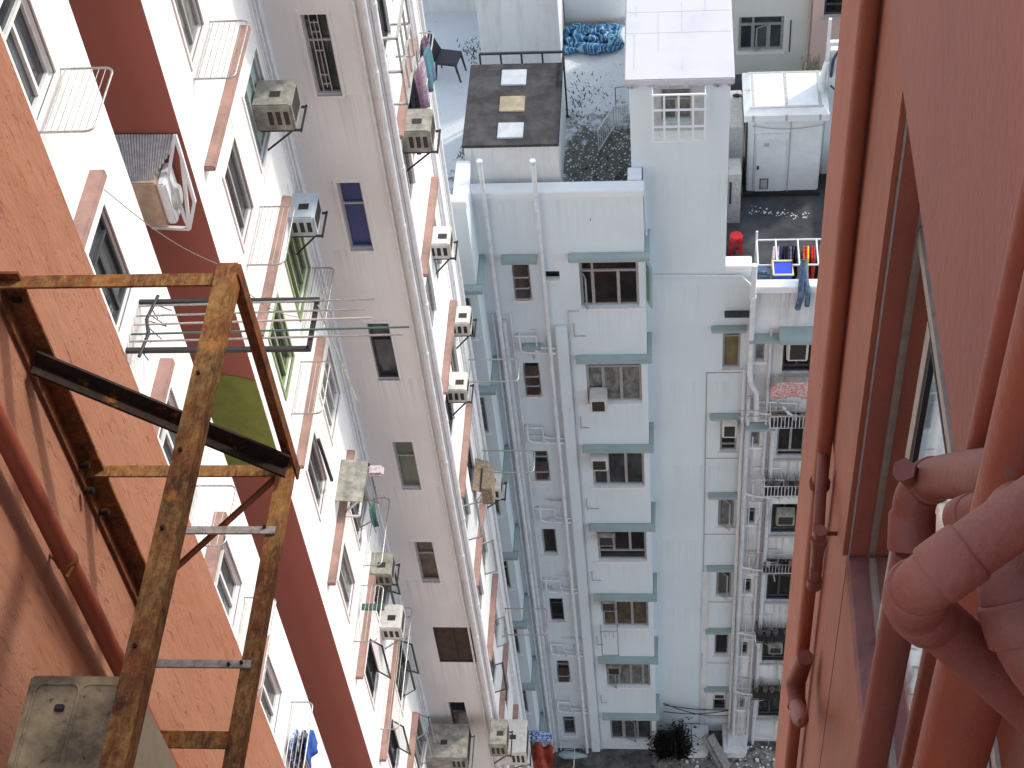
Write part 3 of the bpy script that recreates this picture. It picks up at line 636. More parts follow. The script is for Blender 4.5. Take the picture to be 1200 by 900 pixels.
mb = MB(); mb.quad((1.55,22.4,GZ), (1.55,22.7,GZ), (1.55,22.7,-23.72), (1.55,22.4,-23.72)); mb.quad((3.9,22.4,GZ), (3.9,30,GZ), (3.9,30,-23.72), (3.9,22.4,-23.72)); build('right_side_wall', mb, M['cwall2'], cb, fix=False)
# parapets
def box_part(nm, mat, *bs, parent=cb, r=.015):
    mb = MB()
    for a, b in bs: mb.bbox(a, b, r)
    return build(nm, mb, mat, parent)
box_part('parapet', 'parapet', ((-3.66, 22.08, PZ-.16), (-.48, 22.36, PZ)), ((-3.60, 22.12, RZ-.3), (-.5, 22.33, PZ-.15)))
box_part('parapet', 'parapet', ((-.78, 22.37, PZ-.9), (-.52, 22.69, PZ+.02)))
box_part('parapet', 'parapet', ((-3.86, 21.28, -20.42), (-3.60, 22.37, -20.24)), ((-5.9, 21.28, -20.42), (-3.861, 21.5, -20.25)))
box_part('parapet', 'parapet', ((1.04, 22.66, -23.58), (1.56, 22.95, -23.40)))
box_part('parapet', 'parapet', ((1.57, 22.36, -23.86), (3.92, 22.58, -23.68)), ((1.60, 22.41, -24.7), (3.9, 22.56, -23.85)))
# roof decks
mb = MB(); mb.quad((-5.9, 21.4, RZ), (-3.66, 21.4, RZ), (-3.66, 22.2, RZ), (-5.9, 22.2, RZ)); mb.quad((-5.9, 22.2, RZ), (-.7, 22.2, RZ), (-.7, 33, RZ), (-5.9, 33, RZ)); build('roof_deck', mb, 'oldroof', cb, fix=False)
TZ2 = -24.7
mb = MB(); mb.quad((1.05, 22.5, TZ2), (3.9, 22.5, TZ2), (3.9, 30, TZ2), (1.05, 30, TZ2)); build('terrace_deck', mb, 'terrace', cb, fix=False)
# low roof house with three rooflights
a, b = P(541, 171, Y=22.48), P(655, 171, Y=22.48); HZ = a.z; yf = P(603, 75, Z=HZ).y
hx0, hx1 = a.x, b.x
mb = MB(); mb.box((hx0+.03, 22.5, RZ-.1), (hx1-.03, yf, HZ-.06)); rh = build('roof_house', mb, 'streaked', cb)
mb = MB(); mb.bbox((hx0, 22.47, HZ-.06), (hx1, yf+.02, HZ), .01); build('tar_roof', mb, 'tar', rh)
for (px, py, m_) in ((602, 90, 'white_metal'), (600, 121, 'g_tan'), (598, 152, 'white_metal')):
    c = P(px, py, Z=HZ+.03); sx, sy = .235, P(px, py-9, Z=HZ+.03).y-c.y
    mb = MB(); mb.bbox((c.x-sx, c.y-sy, HZ-.01), (c.x+sx, c.y+sy, HZ+.03), .015)
    build('rooflight', mb, {'white_metal': simple('milky_rooflight', C4(.50,.53,.55), .5, 0, .4, .2, 5), 'g_tan': simple('yellowed_rooflight', C4(.42,.36,.24), .5, 0, .4, .5, 4)}[m_], rh)
# tall structure behind with its dark rail
a, b = P(564, 62, Z=RZ+.4), P(657, 62, Z=RZ+.4)
mb = MB(); mb.box((a.x, a.y, RZ-.1), (b.x, a.y+3, P(610,-25,Y=a.y).z)); build('stair_tower', mb, 'streaked', cb)
ry = yf+.22
mb = MB(); zt_ = P(610, 62, Y=ry).z; zb_ = P(610, 74, Y=ry).z-.35; xa, xb = P(562, 64, Y=ry).x, P(660, 64, Y=ry).x
mb.bar((xa, ry, zt_), (xb, ry, zt_), .04); mb.bar((xa, ry, zt_-.3), (xb, ry, zt_-.3), .03)
for i in range(5): x = xa+(xb-xa)*i/4; mb.bar((x, ry, RZ), (x, ry, zt_), .035, up=(0,1,0))
for i in range(5): mb.bar((xb, ry-.04-i*.17, zt_-.0), (xb, ry-.2-i*.17, zt_-.0), .03); 
build('guard_rail', mb, 'black_steel', cb)
# far parapet of this roof and pale walls behind
yb = P(520, 14, Z=RZ).y
box_part('parapet', 'streaked', ((-6.2, yb, RZ-.1), (a.x-.01, yb+.25, RZ+.75)))
yb2 = P(690, 27, Z=RZ).y
box_part('rear_wall', 'parapet', ((b.x+.01, yb2, RZ-.1), (-.72, yb2+.3, P(690,-20,Y=yb2).z)))
box_part('rear_wall_foot', 'tape', ((b.x+.01, yb2-.08, RZ-.1), (-.72, yb2-.002, RZ+.12)))
# left bay of the building, mostly behind the tower
hl = [(-4.6, -3.78, -23.95-SP2*i+.05, -22.75-SP2*i) for i in range(7)]
fl.wall('left_bay_wall', -5.9, -3.62, GZ, -20.4, 'cwall', hl)
mb = MB(); mb.quad((-3.62,21.3,GZ), (-3.62,22.1,GZ), (-3.62,22.1,-20.4), (-3.62,21.3,-20.4)); build('bay_side_wall', mb, 'cwall', cb, fix=False)
pl = ['g_dark','g_grey','g_grey','g_dark','g_brown','g_grey','g_black']
for i, (u0, u1, z0, z1) in enumerate(hl): fl.window(u0, u1, z0, z1, (1,1), .28, 0, 'alu', pl[i], .1, .04, True)
def canopy(*bs):
    mb = MB()
    for a, b in bs: mb.bbox(a, b, .012)
    return build('canopy', mb, 'teal', cb)
for i in range(7):
    z = -22.38-SP2*i
    canopy(((-1.93, 21.92, z-.11), (-.40, 22.098, z)), ((-.498, 22.099, z-.112), (-.402, 22.72, z-.002)))
    canopy(((-5.0, 21.13, z-.11), (-3.50, 21.298, z)), ((-3.618, 21.299, z-.112), (-3.502, 22.1, z-.002)))
canopy(((-3.20, 21.9, -22.50), (-2.52, 22.098, -22.40)))
canopy(((-2.98, 21.98, -25.05), (-2.62, 22.098, -24.93)))
lay = [dict(cols=(.9,2,0.0001), panes='g_black'), ]
spec = [((1,2,1.6), .22, 0, 'g_black', [(0, 62, -1)]), ((1.3,1.4,1.6), .12, 0, 'g_grey', []), ((1,1.2,1.2), .0, 0, 'g_dark', []), ((1,1,1), .0, .28, 'g_black', []), ((1,1.2,1.2), .08, 0, 'g_brown', []), ((1,1,1,.6), .12, 0, 'g_grey', [(0, 35, -1)]), ((1,1.1,1.1), .0, 0, 'g_dark', [(1, 25, -1)])]
for i, (u0, u1, z0, z1) in enumerate(hb):
    co, tp, bt, pn, sa = spec[i]
    fm_.window(u0, u1, z0, z1, co, tp, bt, 'alu', pn, .10, .05, True, sash=sa)
# the top bay window wraps its corner with an opened sash on the side
mb = MB(); mb.bar((-.46, 22.2, -23.8), (-.46, 22.2, -22.75), .04, up=(0,1,0)); mb.bar((-.38, 22.02, -23.85), (-.38, 22.02, -22.75), .04, up=(0,1,0)); mb.bar((-.46, 22.2, -22.76), (-.38, 22.02, -22.76), .04); mb.bar((-.46, 22.2, -23.84), (-.38, 22.02, -23.84), .04)
mb.quad((-.46,22.2,-23.8), (-.38,22.02,-23.8), (-.38,22.02,-22.77), (-.46,22.2,-22.77)); build('side_sash', mb, 'g_teal', cb)
for i, (u0, u1, z0, z1) in enumerate(hs):
    w_ = fm_.window(u0, u1, z0, z1, (1,), .26 if i != 3 else 0, 0, 'alu' if i not in (4,) else 'dframe', ['g_dark','g_dark','g_dark','g_black','g_black','g_dark','g_dark'][i], .10, .035, True)
    for k_ in range(3 if i in (0,1) else 2 if i in (2,5) else 0):
        mb = MB(); zz = z0+.12+k_*.3; mb.hexa([fm_.p(u0+.04,-.04,zz+.2), fm_.p(u1-.04,-.04,zz+.2), fm_.p(u1-.04,-.02,zz+.2), fm_.p(u0+.04,-.02,zz+.2)], [fm_.p(u0+.04,.07,zz), fm_.p(u1-.04,.07,zz), fm_.p(u1-.04,.09,zz), fm_.p(u0+.04,.09,zz)])
        build('louvre', mb, 'g_dark', w_); rim = MB(); fm_.box(rim, u0+.02, u1-.02, .062, .1, zz-.035, zz-.002); build('louvre_edge', rim, 'alu', w_)
u0, u1, z0, z1 = hv[0]; fm_.window(u0, u1, z0, z1, (1,), 0, 0, 'g_dark', 'g_black', .12, .015, True)
for i, (u0, u1, z0, z1) in enumerate(ht):
    canopy(((u0-.24, 22.54, z1+.11), (u1+.10, 22.698, z1+.20)))
    ft.window(u0, u1, z0, z1, (1,), .16 if i < 2 else 0, .18 if i == 1 else 0, 'alu', ['g_tan','g_black','g_grey','g_dark','g_black','g_black'][i], .10, .04, True, sash=([(0, 40, -1)] if i in (2,3) else []))
for i, (u0, u1, z0, z1) in enumerate(hr):
    if i < 2: canopy(((u0-.14, 22.2, z1+.12), (u1+.30, 22.398, z1+.22)))
    fw_.window(u0, u1, z0, z1, (1,), .3, 0, 'alu', ['g_grey','g_grey','g_dark','g_black','g_black','g_grey'][i], .10, .03, True)
canopy(((2.12, 22.0, -24.98), (3.3, 22.398, -24.86)))
for i, (u0, u1, z0, z1) in enumerate(hr2):
    fw_.window(u0, u1, z0, z1, (1,1), .14 if i % 2 else 0, .15, 'dframe' if i != 1 else 'alu', ['g_black','g_black','g_dark','g_black','g_black','g_black'][i], .12, .04, 'tape')
# water tower window with its projecting grille
wt = ft.window(-.16, .38, -19.75, -18.98, (1,1), .4, 0, 'tape', 'g_grey', .15, .03, False)
mb = MB(); x0, x1, zz0, zz1, yy = -.30, .61, -19.92, -18.86, 22.40
for x in (x0, x0+.2, x0+.45, x0+.70, x1): mb.bar((x, yy, zz0), (x, yy, zz1), .036, up=(0,1,0))
for z in (zz0, zz0+.34, zz0+.72, zz1): mb.bar((x0, yy, z), (x1, yy, z), .030)
for x in (x0, x1):
    for z in (zz0, zz0+.34, zz0+.72, zz1): mb.bar((x, yy, z), (x, 22.7, z), .018)
build('window_grille', mb, 'parapet', wt)
mb = MB()
for (u0, u1, z0, z1) in ((-.29,-.165,-19.93,-18.87),(.385,.61,-19.93,-18.87),(-.164,.384,-19.93,-19.76),(-.164,.384,-18.975,-18.87)): ft.box(mb, u0, u1, 0, .008, z0, z1)
build('grey_recess_strips', mb, simple('pale_grey_recess', C4(.50,.52,.52), .8), wt)  # recess round the window painted as flat grey strips, not sunk into the wall
# pipes
def cpipe(px0, py0, px1, py1, Y, r, mat, **k):
    a, b = P(px0, py0, Y=Y), P(px1, py1, Y=Y); return pipe(cb, [a, b], r, mat, **k)
for (x, top, r, Y) in ((-3.36, P(570,190,Y=22.0).z, .042, 21.98), (-2.36, P(630,190,Y=22.0).z, .042, 21.98)):
    c = P(571 if x < -3 else 631, 262, Y=Y); vpipe(cb, c.x, c.y, GZ, top, r, 'white_pipe', SP2, 1.2)
    pipe(cb, [(c.x, c.y, top-.02), (c.x, c.y, top+.06)], r*1.35, 'grey_pipe', 'pipe_cap')
vpipe(cb, -3.30, 22.02, GZ, -24.2, .05, 'grey_pipe', SP2, .8); vpipe(cb, -3.50, 22.02, GZ, -24.0, .025, 'grey_pipe', SP2, 1.9); vpipe(cb, -3.16, 22.05, GZ, -24.0, .018, 'white_pipe', SP2, 1.9)
mb = MB(); mb.bbox((-2.30, 21.99, GZ), (-2.06, 22.098, -24.4), .02); build('duct', mb, 'cwall', cb)
pipe(cb, [(-2.02, 22.07, GZ), (-2.02, 22.07, -24.0), (-1.80, 22.07, -23.99)], .012, 'grey_pipe')
pipe(cb, [(-.49, 22.4, -20.9), (-.46, 22.45, -22.3)], .02, 'white_pipe')
pipe(cb, [(-.5, 22.66, -23.62), (1.35, 22.66, -23.66), (1.52, 22.5, -23.72), (1.6, 22.3, -24.0)], .022, 'white_pipe')
c = P(886, 300, Y=22.26); vpipe(cb, 1.58, 22.26, -26.2, -22.95, .055, 'white_pipe', SP2, .9)
pipe(cb, [(1.58, 22.26, -26.0), (1.62, 22.24, -26.45), (1.74, 22.22, -26.7), (1.76, 22.22, -27.6)], .05, 'white_pipe')
vpipe(cb, 1.50, 22.55, GZ, -26.3, .045, 'white_pipe', SP2, 1.3); vpipe(cb, 1.60, 22.33, GZ, -27.0, .04, 'grey_pipe', SP2, .4); vpipe(cb, 1.98, 22.34, GZ, -24.9, .03, 'grey_pipe', SP2, .4)
vpipe(cb, 2.14, 22.32, GZ, -27.6, .045, 'grey_pipe', SP2, 1.1); vpipe(cb, 1.72, 22.37, GZ, -28.4, .014, 'grey_pipe'); vpipe(cb, 2.06, 22.37, GZ, -26.4, .016, 'tape')
pipe(cb, [(.72, 22.69, GZ), (.72, 22.69, -26.6), (1.42, 22.69, -26.6)], .012, 'tape')
for i in range(1, 6): pipe(cb, [(.73, 22.69, -26.7-SP2*i+.1), (1.45, 22.69, -26.7-SP2*i+.1)], .010, 'tape')
mb = MB(); mb.box((.70, 22.66, GZ), (.86, 22.699, -34)); build('duct', mb, 'cwall2', cb)
for i in range(6):
    for k_ in range(5):
        z = -27.0-SP2*i+random.uniform(-.9,.5); x = random.uniform(1.62, 2.3); L = random.uniform(.15, .7); mb = MB(); y = 22.36-random.uniform(0,.12)
        mb.tube([(x, y, z), (x+L, y, z-.02), (x+L, y, z-random.uniform(.1,.6)), (x+L*random.uniform(.4,1.6), y-.03, z-random.uniform(.6,.8))], random.choice([.008,.012,.02]), 6)
        build('waste_pipe', mb, random.choice(['tape','grey_pipe','white_pipe','alu']), cb)
for i in range(7):
    for k_ in range(3):
        z = -24.5-SP2*i+random.uniform(-.5,.3); x = random.uniform(-3.25, -2.6); L = random.uniform(.1, .5); mb = MB(); y = 22.06
        mb.tube([(x, y, z), (x+L, y, z), (x+L, y, z-random.uniform(.1,.4))], random.choice([.008,.014]), 6); build('conduit', mb, random.choice(['tape','grey_pipe']), cb)
# bathroom pipe loops below each small window
for i in range(7):
    z = -24.6-SP2*i; y = 22.0; j = random.uniform(-.06, .06)
    mb = MB(); mb.tube([(-3.05+j, y+.09, z-.02), (-3.05+j, y, z-.12), (-3.05+j, y, z-.45), (-2.95+j, y, z-.52), (-2.32, y, z-.56)], .026, 8)
    mb.tube([(-3.12, y+.02, z-.05), (-2.72+j, y+.02, z-.05), (-2.72+j, y+.02, z-.36), (-2.6, y+.02, z-.40), (-2.32, y+.02, z-.42)], .02, 8)
    mb.tube([(-2.52, y+.05, z-.1), (-2.52, y+.03, z-.5)], .014, 6); mb.tube([(-2.75, y+.03, z-.45), (-2.66, y-.06, z-.46)], .035, 8)
    build('waste_pipe', mb, 'white_pipe', cb)
    z = -27.2-SP2*i; 
    if i < 5:
        mb = MB(); mb.tube([(1.62, 22.3, z-.2), (1.85+j, 22.25, z-.22), (2.3+j, 22.25, z-.30), (2.6, 22.25, z-.30)], .025, 8); mb.tube([(1.78, 22.33, z+.15), (1.78, 22.3, z-.5), (2.02, 22.3, z-.52)], .018, 8)
        mb.tube([(2.3, 22.3, z-.05), (2.42, 22.2, z-.15), (2.55, 22.2, z-.28)], .03, 8); build('waste_pipe', mb, 'white_pipe', cb)
    mb = MB(); zz = -24.35-SP2*i
    mb.tube([(-1.93, 22.08, zz), (-1.93, 22.08, zz-.38), (-1.72+j, 22.08, zz-.38)], .01, 6); build('conduit', mb, 'tape', cb)

# ------------------------------------------------------------------ buildings behind
bb = thing('apartment_building', (2, 33, GZ), 'beige building behind the rooftop cabin with a three pane window', 'building')
BY = 31.0; fbk = Face('-Y', BY, bb)
a, b = P(866, 20, Y=BY), P(917, 59, Y=BY)
fbk.wall('wall', -1.0, P(950, 40, Y=BY).x, GZ, -22.2, 'beige', [(a.x, b.x, b.z, a.z)])
wn = fbk.window(a.x, b.x, b.z, a.z, (1,1.1,1), .26, 0, 'alu', 'g_dark', .10, .06, True, sash=[(1, 25, 1)])
c = P(926, 40, Y=BY); mb = MB(); fbk.box(mb, c.x-.012, c.x+.012, 0, .02, c.z-.5, c.z+.4); build('wall_slot', mb, 'grille', bb)
mb = MB(); mb.quad((-1, BY, GZ), (-1, BY+8, GZ), (-1, BY+8, -22.2), (-1, BY, -22.2)); mb.quad((-1,BY,-22.2), (4.2,BY,-22.2), (4.2,BY+8,-22.2), (-1,BY+8,-22.2)); build('side_wall', mb, 'beige', bb, fix=False)
vpipe(bb, P(948, 40, Y=BY-.05).x, BY-.05, GZ, -22.2, .04, simple('cream_pipe', C4(.6,.5,.42), .5), 3, 1)
pb = thing('apartment_building', (5, 33, GZ), 'dusty pink building behind the rooftop cabin at the far right', 'building')
fp = Face('-Y', BY-.3, pb); x0 = P(951, 40, Y=BY-.3).x
a, b = P(969, -30, Y=BY-.3), P(993, 18, Y=BY-.3)
fp.wall('wall', x0, 9, GZ, -21.4, 'farpink', [(a.x, 4.9, b.z, a.z)])
fp.window(a.x, 4.9, b.z, a.z, (1,2), .0, .25, 'dframe', 'g_black', .1, .05, 'tape')
mb = MB(); mb.quad((x0,BY-.3,GZ), (x0,BY+6,GZ), (x0,BY+6,-21.4), (x0,BY-.3,-21.4)); mb.quad((x0,BY-.3,-21.4), (9,BY-.3,-21.4), (9,BY+6,-21.4), (x0,BY+6,-21.4)); build('side_wall', mb, 'farpink', pb, fix=False)

# ================================================================== loose and hung things
FT = Face('+X', XW2); FA = Face('+X', XW1); FC = Face('+X', XW3); FB = Face('-Y', 22.1); FR = Face('-Y', 22.4); FTT = Face('-Y', 22.7)
def aircon(face, u, z, label, w_=.56, h=.38, dep=.5, casing='ac_white', bracket='black_steel', slots=True, front='grille', group=None):
    """window unit poking out of the wall; u = middle, z = top"""
    b = thing('air_conditioner', face.p(u, 0, z-h), label, 'air conditioner', group)
    lo, hi = face.p(u-w_/2, -.05, z-h), face.p(u+w_/2, dep, z)
    build('casing', MB().bbox(lo, hi, .018), casing, b)
    m = MB(); face.box(m, u-w_/2+.05, u+w_/2-.05, dep-.01, dep+.006, z-h+.05, z-.05); g_ = build('coil_grille', m, front, b)
    m = MB(); 
    for (a0, b0, c0, d0) in ((u-w_/2+.02,u-w_/2+.05,z-h+.02,z-.02),(u+w_/2-.05,u+w_/2-.02,z-h+.02,z-.02),(u-w_/2+.05,u+w_/2-.05,z-.05,z-.02),(u-w_/2+.05,u+w_/2-.05,z-h+.02,z-h+.05)): face.box(m, a0, b0, dep+.001, dep+.014, c0, d0)
    build('grille_frame', m, casing, b)
    if slots:
        m = MB()
        for k_ in range(3):
            o_ = dep-.30+k_*.10; p0, p1 = face.p(u-w_/2-.004, o_, z-h*.75), face.p(u-w_/2+.01, o_+.06, z-h*.25); m.box(p0, p1)
        build('side_louvre', m, 'grille', b)
        m = MB(); m.box(face.p(u-.09, dep*.35, z-.004), face.p(u+.02, dep*.35+.14, z+.003)); build('top_vent', m, 'grille', b)
    if bracket:
        m = MB(); zb = z-h-.012; r = .025
        for uu in (u-w_/2+.03, u+w_/2-.03):
            m.bar(face.p(uu, -.01, zb), face.p(uu, dep+.08, zb), r); m.bar(face.p(uu, -.01, zb-.35), face.p(uu, dep*.9, zb-.01), r*.8)
        m.bar(face.p(u-w_/2, dep+.07, zb), face.p(u+w_/2, dep+.07, zb), r)
        build('bracket', m, bracket, b)
    return b
def at_px(face, px, py, o):
    if face.ax == '+X': p = P(px, py, X=face.c+o); return p.y, p.z
    p = P(px, py, Y=face.c-o); return p.x, p.z
G1 = 'window air conditioners on the white tower'; G2 = 'window air conditioners on the white building ahead'
for (face, px, py, o, lab, kw) in (
    (FT, 322, 108, .22, 'weathered grey window air conditioner beside the teal window near the top of the tower', dict(casing='ac_old', w_=.50, h=.42, dep=.44)),
    (FT, 357, 240, .2, 'small pale blue air conditioner on a black bracket below the weathered grey one', dict(casing='ac_blue', w_=.5, h=.36, dep=.34)),
    (FT, 451, 660, .25, 'beige air conditioner hanging between two drying racks halfway down the tower', dict(casing='ac_old', w_=.46, h=.34, dep=.36)),
    (FT, 466, 722, .3, 'white louvred air conditioner inside a steel bracket low on the tower', dict(casing='ac_white', w_=.5, h=.38, dep=.36, bracket='steel')),
    (FT, 525, 868, .45, 'large grimy air conditioner at the foot of the pinkish end wall', dict(casing='ac_old', w_=.8, h=.5, dep=.85, bracket='steel')),
    (FC, 492, 140, .25, 'dirty air conditioner with a black bracket under the topmost hanging clothes', dict(casing='ac_old', w_=.5, h=.4, dep=.4)),
    (FC, 521, 275, .2, 'white air conditioner on the far face, first below the hanging clothes', dict(w_=.42, h=.34, dep=.28)),
    (FC, 548, 368, .25, 'white air conditioner on the far face, second below the hanging clothes', dict(w_=.42, h=.34, dep=.28)),
    (FC, 541, 446, .2, 'white air conditioner on the far face, third below the hanging clothes', dict(w_=.42, h=.34, dep=.28)),
    (FC, 583, 562, .3, 'white air conditioner beside the ragged wooden awning on the far face', dict(w_=.45, dep=.36)),
    (FC, 603, 862, .3, 'white air conditioner lowest on the far face of the tower', dict(w_=.8, h=.6, dep=.55)),
    (FC, 616, 858, .7, 'grey boxed air conditioner beside the lowest white one, above the red tarpaulin', dict(casing='ac_old', w_=.6, h=.5, dep=.3)),
    (FB, 701, 462, .15, 'white air conditioner under the second bay window', dict(w_=.36, h=.42, dep=.3, slots=False)),
    (FB, 702, 534, .15, 'white air conditioner in the corner of the third bay window', dict(w_=.38, h=.42, dep=.25, slots=False)),
    (FB, 710, 624, .15, 'rusty stained air conditioner in the corner of the fourth bay window', dict(casing='ac_old', w_=.40, h=.42, dep=.25, slots=False)),
    (FB, 713, 703, .15, 'small dark framed air conditioner in the fifth bay window', dict(casing='ac_old', w_=.38, h=.42, dep=.22, slots=False)),
    (FB, 719, 779, .15, 'air conditioner caged in the sixth bay window', dict(casing='ac_old', w_=.36, h=.4, dep=.22, slots=False)),
    (FTT, 855, 492, .15, 'white air conditioner in the narrow window of the tall flat wall', dict(w_=.33, h=.46, dep=.28, slots=False)),
    (FTT, 843, 811, .15, 'white air conditioner in the lowest narrow window of the tall flat wall', dict(w_=.34, h=.3, dep=.2, slots=False)),
    (FR, 936, 397, .2, 'white air conditioner in the window right under the rooftop terrace', dict(w_=.42, h=.62, dep=.25, slots=False)),
    (FR, 921, 602, .15, 'grey air conditioner in the shaded window above the second railing', dict(casing='ac_old', w_=.42, h=.4, dep=.2, slots=False)),
    (FR, 909, 756, .15, 'white faced air conditioner in the dark window low on the right', dict(casing='ac_old', w_=.36, h=.36, dep=.2, slots=False))):
    u, z = at_px(face, px, py, o); aircon(face, u, z, lab, group=(G1 if face in (FT, FC) else G2), bracket=kw.pop('bracket', 'black_steel' if face in (FT, FC) else None), **kw)

def rack(face, u0, u1, z, dep, label, wires=6, mat='steel', r=.011, drop=.0, two=False, group='drying racks on the white tower', stays=True, tilt=0, wr=.0045):
    b = thing('drying_rack', face.p((u0+u1)/2, 0, z), label, 'drying rack', group)
    cr = min(.08, dep*.3); pts = [face.p(u0, 0, z)]
    for (uc, s0) in ((u0+cr, 0), (u1-cr, 1)):
        for j in range(4):
            an = math.radians(j*30); 
            if s0 == 0: pts.append(face.p(uc-cr*math.cos(an), dep-cr+cr*math.sin(an), z+tilt))
            else: pts.append(face.p(uc+cr*math.sin(an), dep-cr+cr*math.cos(an), z+tilt))
    pts.append(face.p(u1, 0, z))
    m = MB(); m.tube(pts, r, 8); build('frame', m, mat, b)
    m = MB(); m.tube([face.p(u0, .05, z-.0), face.p(u1, .05, z)], r*.8, 8); build('wall_bar', m, mat, b)
    for k_ in range(wires):
        o_ = .05+(dep-.06)*(k_+1)/(wires+1); m = MB(); m.tube([face.p(u0, o_, z+tilt*o_/dep), face.p(u1, o_, z+tilt*o_/dep)], wr, 5); build('wire', m, 'wire' if mat != 'steel' else mat, b)
    if stays and False:
        for u in (u0, u1): m = MB(); m.tube([face.p(u, 0, z-.38), face.p(u, dep*.75, z-.01)], r*.6, 6); build('stay', m, mat, b)
    if two:
        m = MB(); m.tube([pts[1]+V((0,0,-drop)), *[p_+V((0,0,-drop)) for p_ in pts[2:-2]], pts[-2]+V((0,0,-drop))], r*.8, 6)
        for p_ in (pts[3], pts[6]): m.tube([p_, p_+V((0,0,-drop))], r*.7, 6)
        build('lower_frame', m, mat, b)
    return b
def rk(face, pa, pb, dep, label, **k_):
    """pa, pb: near and far fixing points on the wall"""
    a_, b_ = at_px(face, *pa, 0), at_px(face, *pb, 0); return rack(face, a_[0], b_[0], (a_[1]+b_[1])/2, dep, label, **k_)
rk(FA, (46,160), (69,76), .5, 'bare steel drying rack nearest the top left corner, over white wall', tilt=.0, drop=.1)
rk(FA, (212,634), (232,575), .48, 'thin grey drying rack beside the orange wall behind the rusty bracket', wires=4)
rk(FA, (262,800), (290,710), .42, 'tall empty drying rack with a green tray low beside the orange wall', wires=2)
rk(FA, (320,905), (347,838), .32, 'steel drying rack with blue and black clothes at the lower left', wires=3)
rk(FT, (226,90), (246,28), .45, 'steel drying rack with bent clips above the first long pink ledge', wires=5)
rk(FT, (288,307), (305,246), .45, 'steel drying rack beside the pale blue air conditioner', wires=5)
rk(FT, (350,378), (368,323), .32, 'small grey drying rack below a green framed window, behind the pole rack', wires=5, group='drying racks on the white tower')
rk(FT, (341,485), (352,424), .42, 'drying rack with a black bar below the green framed windows', wires=5, mat='steel')
rk(FT, (425,660), (437,586), .30, 'narrow drying rack holding a green rag beside the pinkish end wall', wires=1)
rk(FT, (413,748), (424,690), .38, 'drying rack topped by a dark green board above opened windows', wires=4)
rk(FT, (443,845), (465,722), .32, 'long drying rack below the white louvred air conditioner', wires=2)
rk(FC, (481,95), (492,45), .22, 'drying rack full of plum and teal clothes at the top of the far face', wires=3)
for (pa, pb, dep, lab) in (((546,446), (549,423), .95, 'long drying rack reaching over the light well, topmost of three'), ((562,551), (565,531), 1.05, 'long drying rack with clip rail reaching over the light well, middle of three'), ((587,741), (590,716), .98, 'long drying rack reaching over the light well, lowest of three')):
    rk(FC, pa, pb, dep, lab, wires=0, r=.014, stays=False)
rk(FC, (609,897), (612,872), 1.3, 'pale rack holding a bundled teal parasol at the bottom of the light well', wires=0, r=.014, stays=False)
# the black rack with poles pushed through it
z = -12.3
b = thing('pole_rack', (XW1, 11.15, z), 'black steel rack holding thin coloured bamboo drying poles, reaching right over the wall', 'drying rack')
y0, y1 = 10.85, 11.52; x1 = -3.62
m = MB(); m.bar((XW1, y0, z), (x1, y0, z), .045); m.bar((XW1, y1, z), (x1, y1, z), .04); m.bar((x1, y0-.02, z), (x1, y1+.02, z), .045); build('frame', m, 'black_steel', b)
m = MB(); m.tube([(XW1+.16, y0-.1, z+.02), (XW1+.2, y0+.2, z+.03), (XW1+.14, y0+.4, z+.03), (XW1+.2, y1+.05, z+.04)], .02, 6)
for j in range(9): yy = y0+j*.08; m.tube([(XW1+.16, yy, z), (XW1+.12+random.random()*.2, yy+random.uniform(-.08,.08), z-.12)], .006, 5)
build('tied_crossbar', m, 'black_steel', b)
for (yy, xe, mt) in ((y1-.07, -3.02, 'steel'), (y1-.21, -3.10, 'blue'), (y1-.33, -3.02, 'wood2'), (y1-.46, -2.62, 'green'), (y1-.56, -2.68, 'steel')):
    col = {'steel': M['steel'], 'blue': M['steel'], 'wood2': simple('pale_pole', C4(.50,.43,.38), .5), 'green': simple('green_pole', C4(.07,.15,.13), .45)}[mt]
    o = build('drying_pole', MB().tube([(XW1+.02, yy-.02, z+.035), (xe, yy+.03, z+.045)], .011, 8), col, None, None, None)
    tag(o, {0:'silver drying pole farthest back across the black rack', 1:'grey blue drying pole second from the back of the black rack', 2:'pale pinkish drying pole in the middle of the black rack', 3:'green drying pole across the black rack', 4:'silver drying pole nearest the front of the black rack'}[['a','b','c','d','e'].index({y1-.07:'a', y1-.21:'b', y1-.33:'c', y1-.46:'d', y1-.56:'e'}[yy])], 'pole', 'drying poles laid across the black rack')
o = build('drying_pole', MB().tube([(x1+.02, y1-.1, z+.03), (x1+.35, y0+.05, z-.9)], .012, 8), M['steel'], None, 'short drying pole dangling from the outer end of the black rack', 'pole', 'drying poles laid across the black rack')

# air conditioner cage on the dark red stripe, with corrugated lid
cg = thing('air_conditioner_cage', (-5.4, 12.9, -12.2), 'white angle frame cage with a rusty corrugated lid against the dark red stripe', 'cage')
m = MB(); pts = {k_: P(*v, Y=yy) for k_, v, yy in (('a',(140,158),12.95), ('b',(205,158),12.95), ('c',(228,236),12.75), ('d',(222,268),12.7), ('e',(178,266),12.7), ('f',(197,208),12.75), ('g',(206,232),12.75), ('h',(213,184),12.85))}
for k0, k1 in (('b','h'),('h','c'),('c','d'),('d','e'),('f','d'),('b','f'),('h','d')): m.bar(pts[k0], pts[k1], .035, up=(0,1,0))
build('frame', m, 'white_metal', cg)
m = MB(); a_, b_ = P(128, 158, Y=12.97), P(204, 158, Y=12.97); c_, d_ = P(140, 214, Y=12.62), P(183, 213, Y=12.62); d2 = P(199, 182, Y=12.8)
N = 44
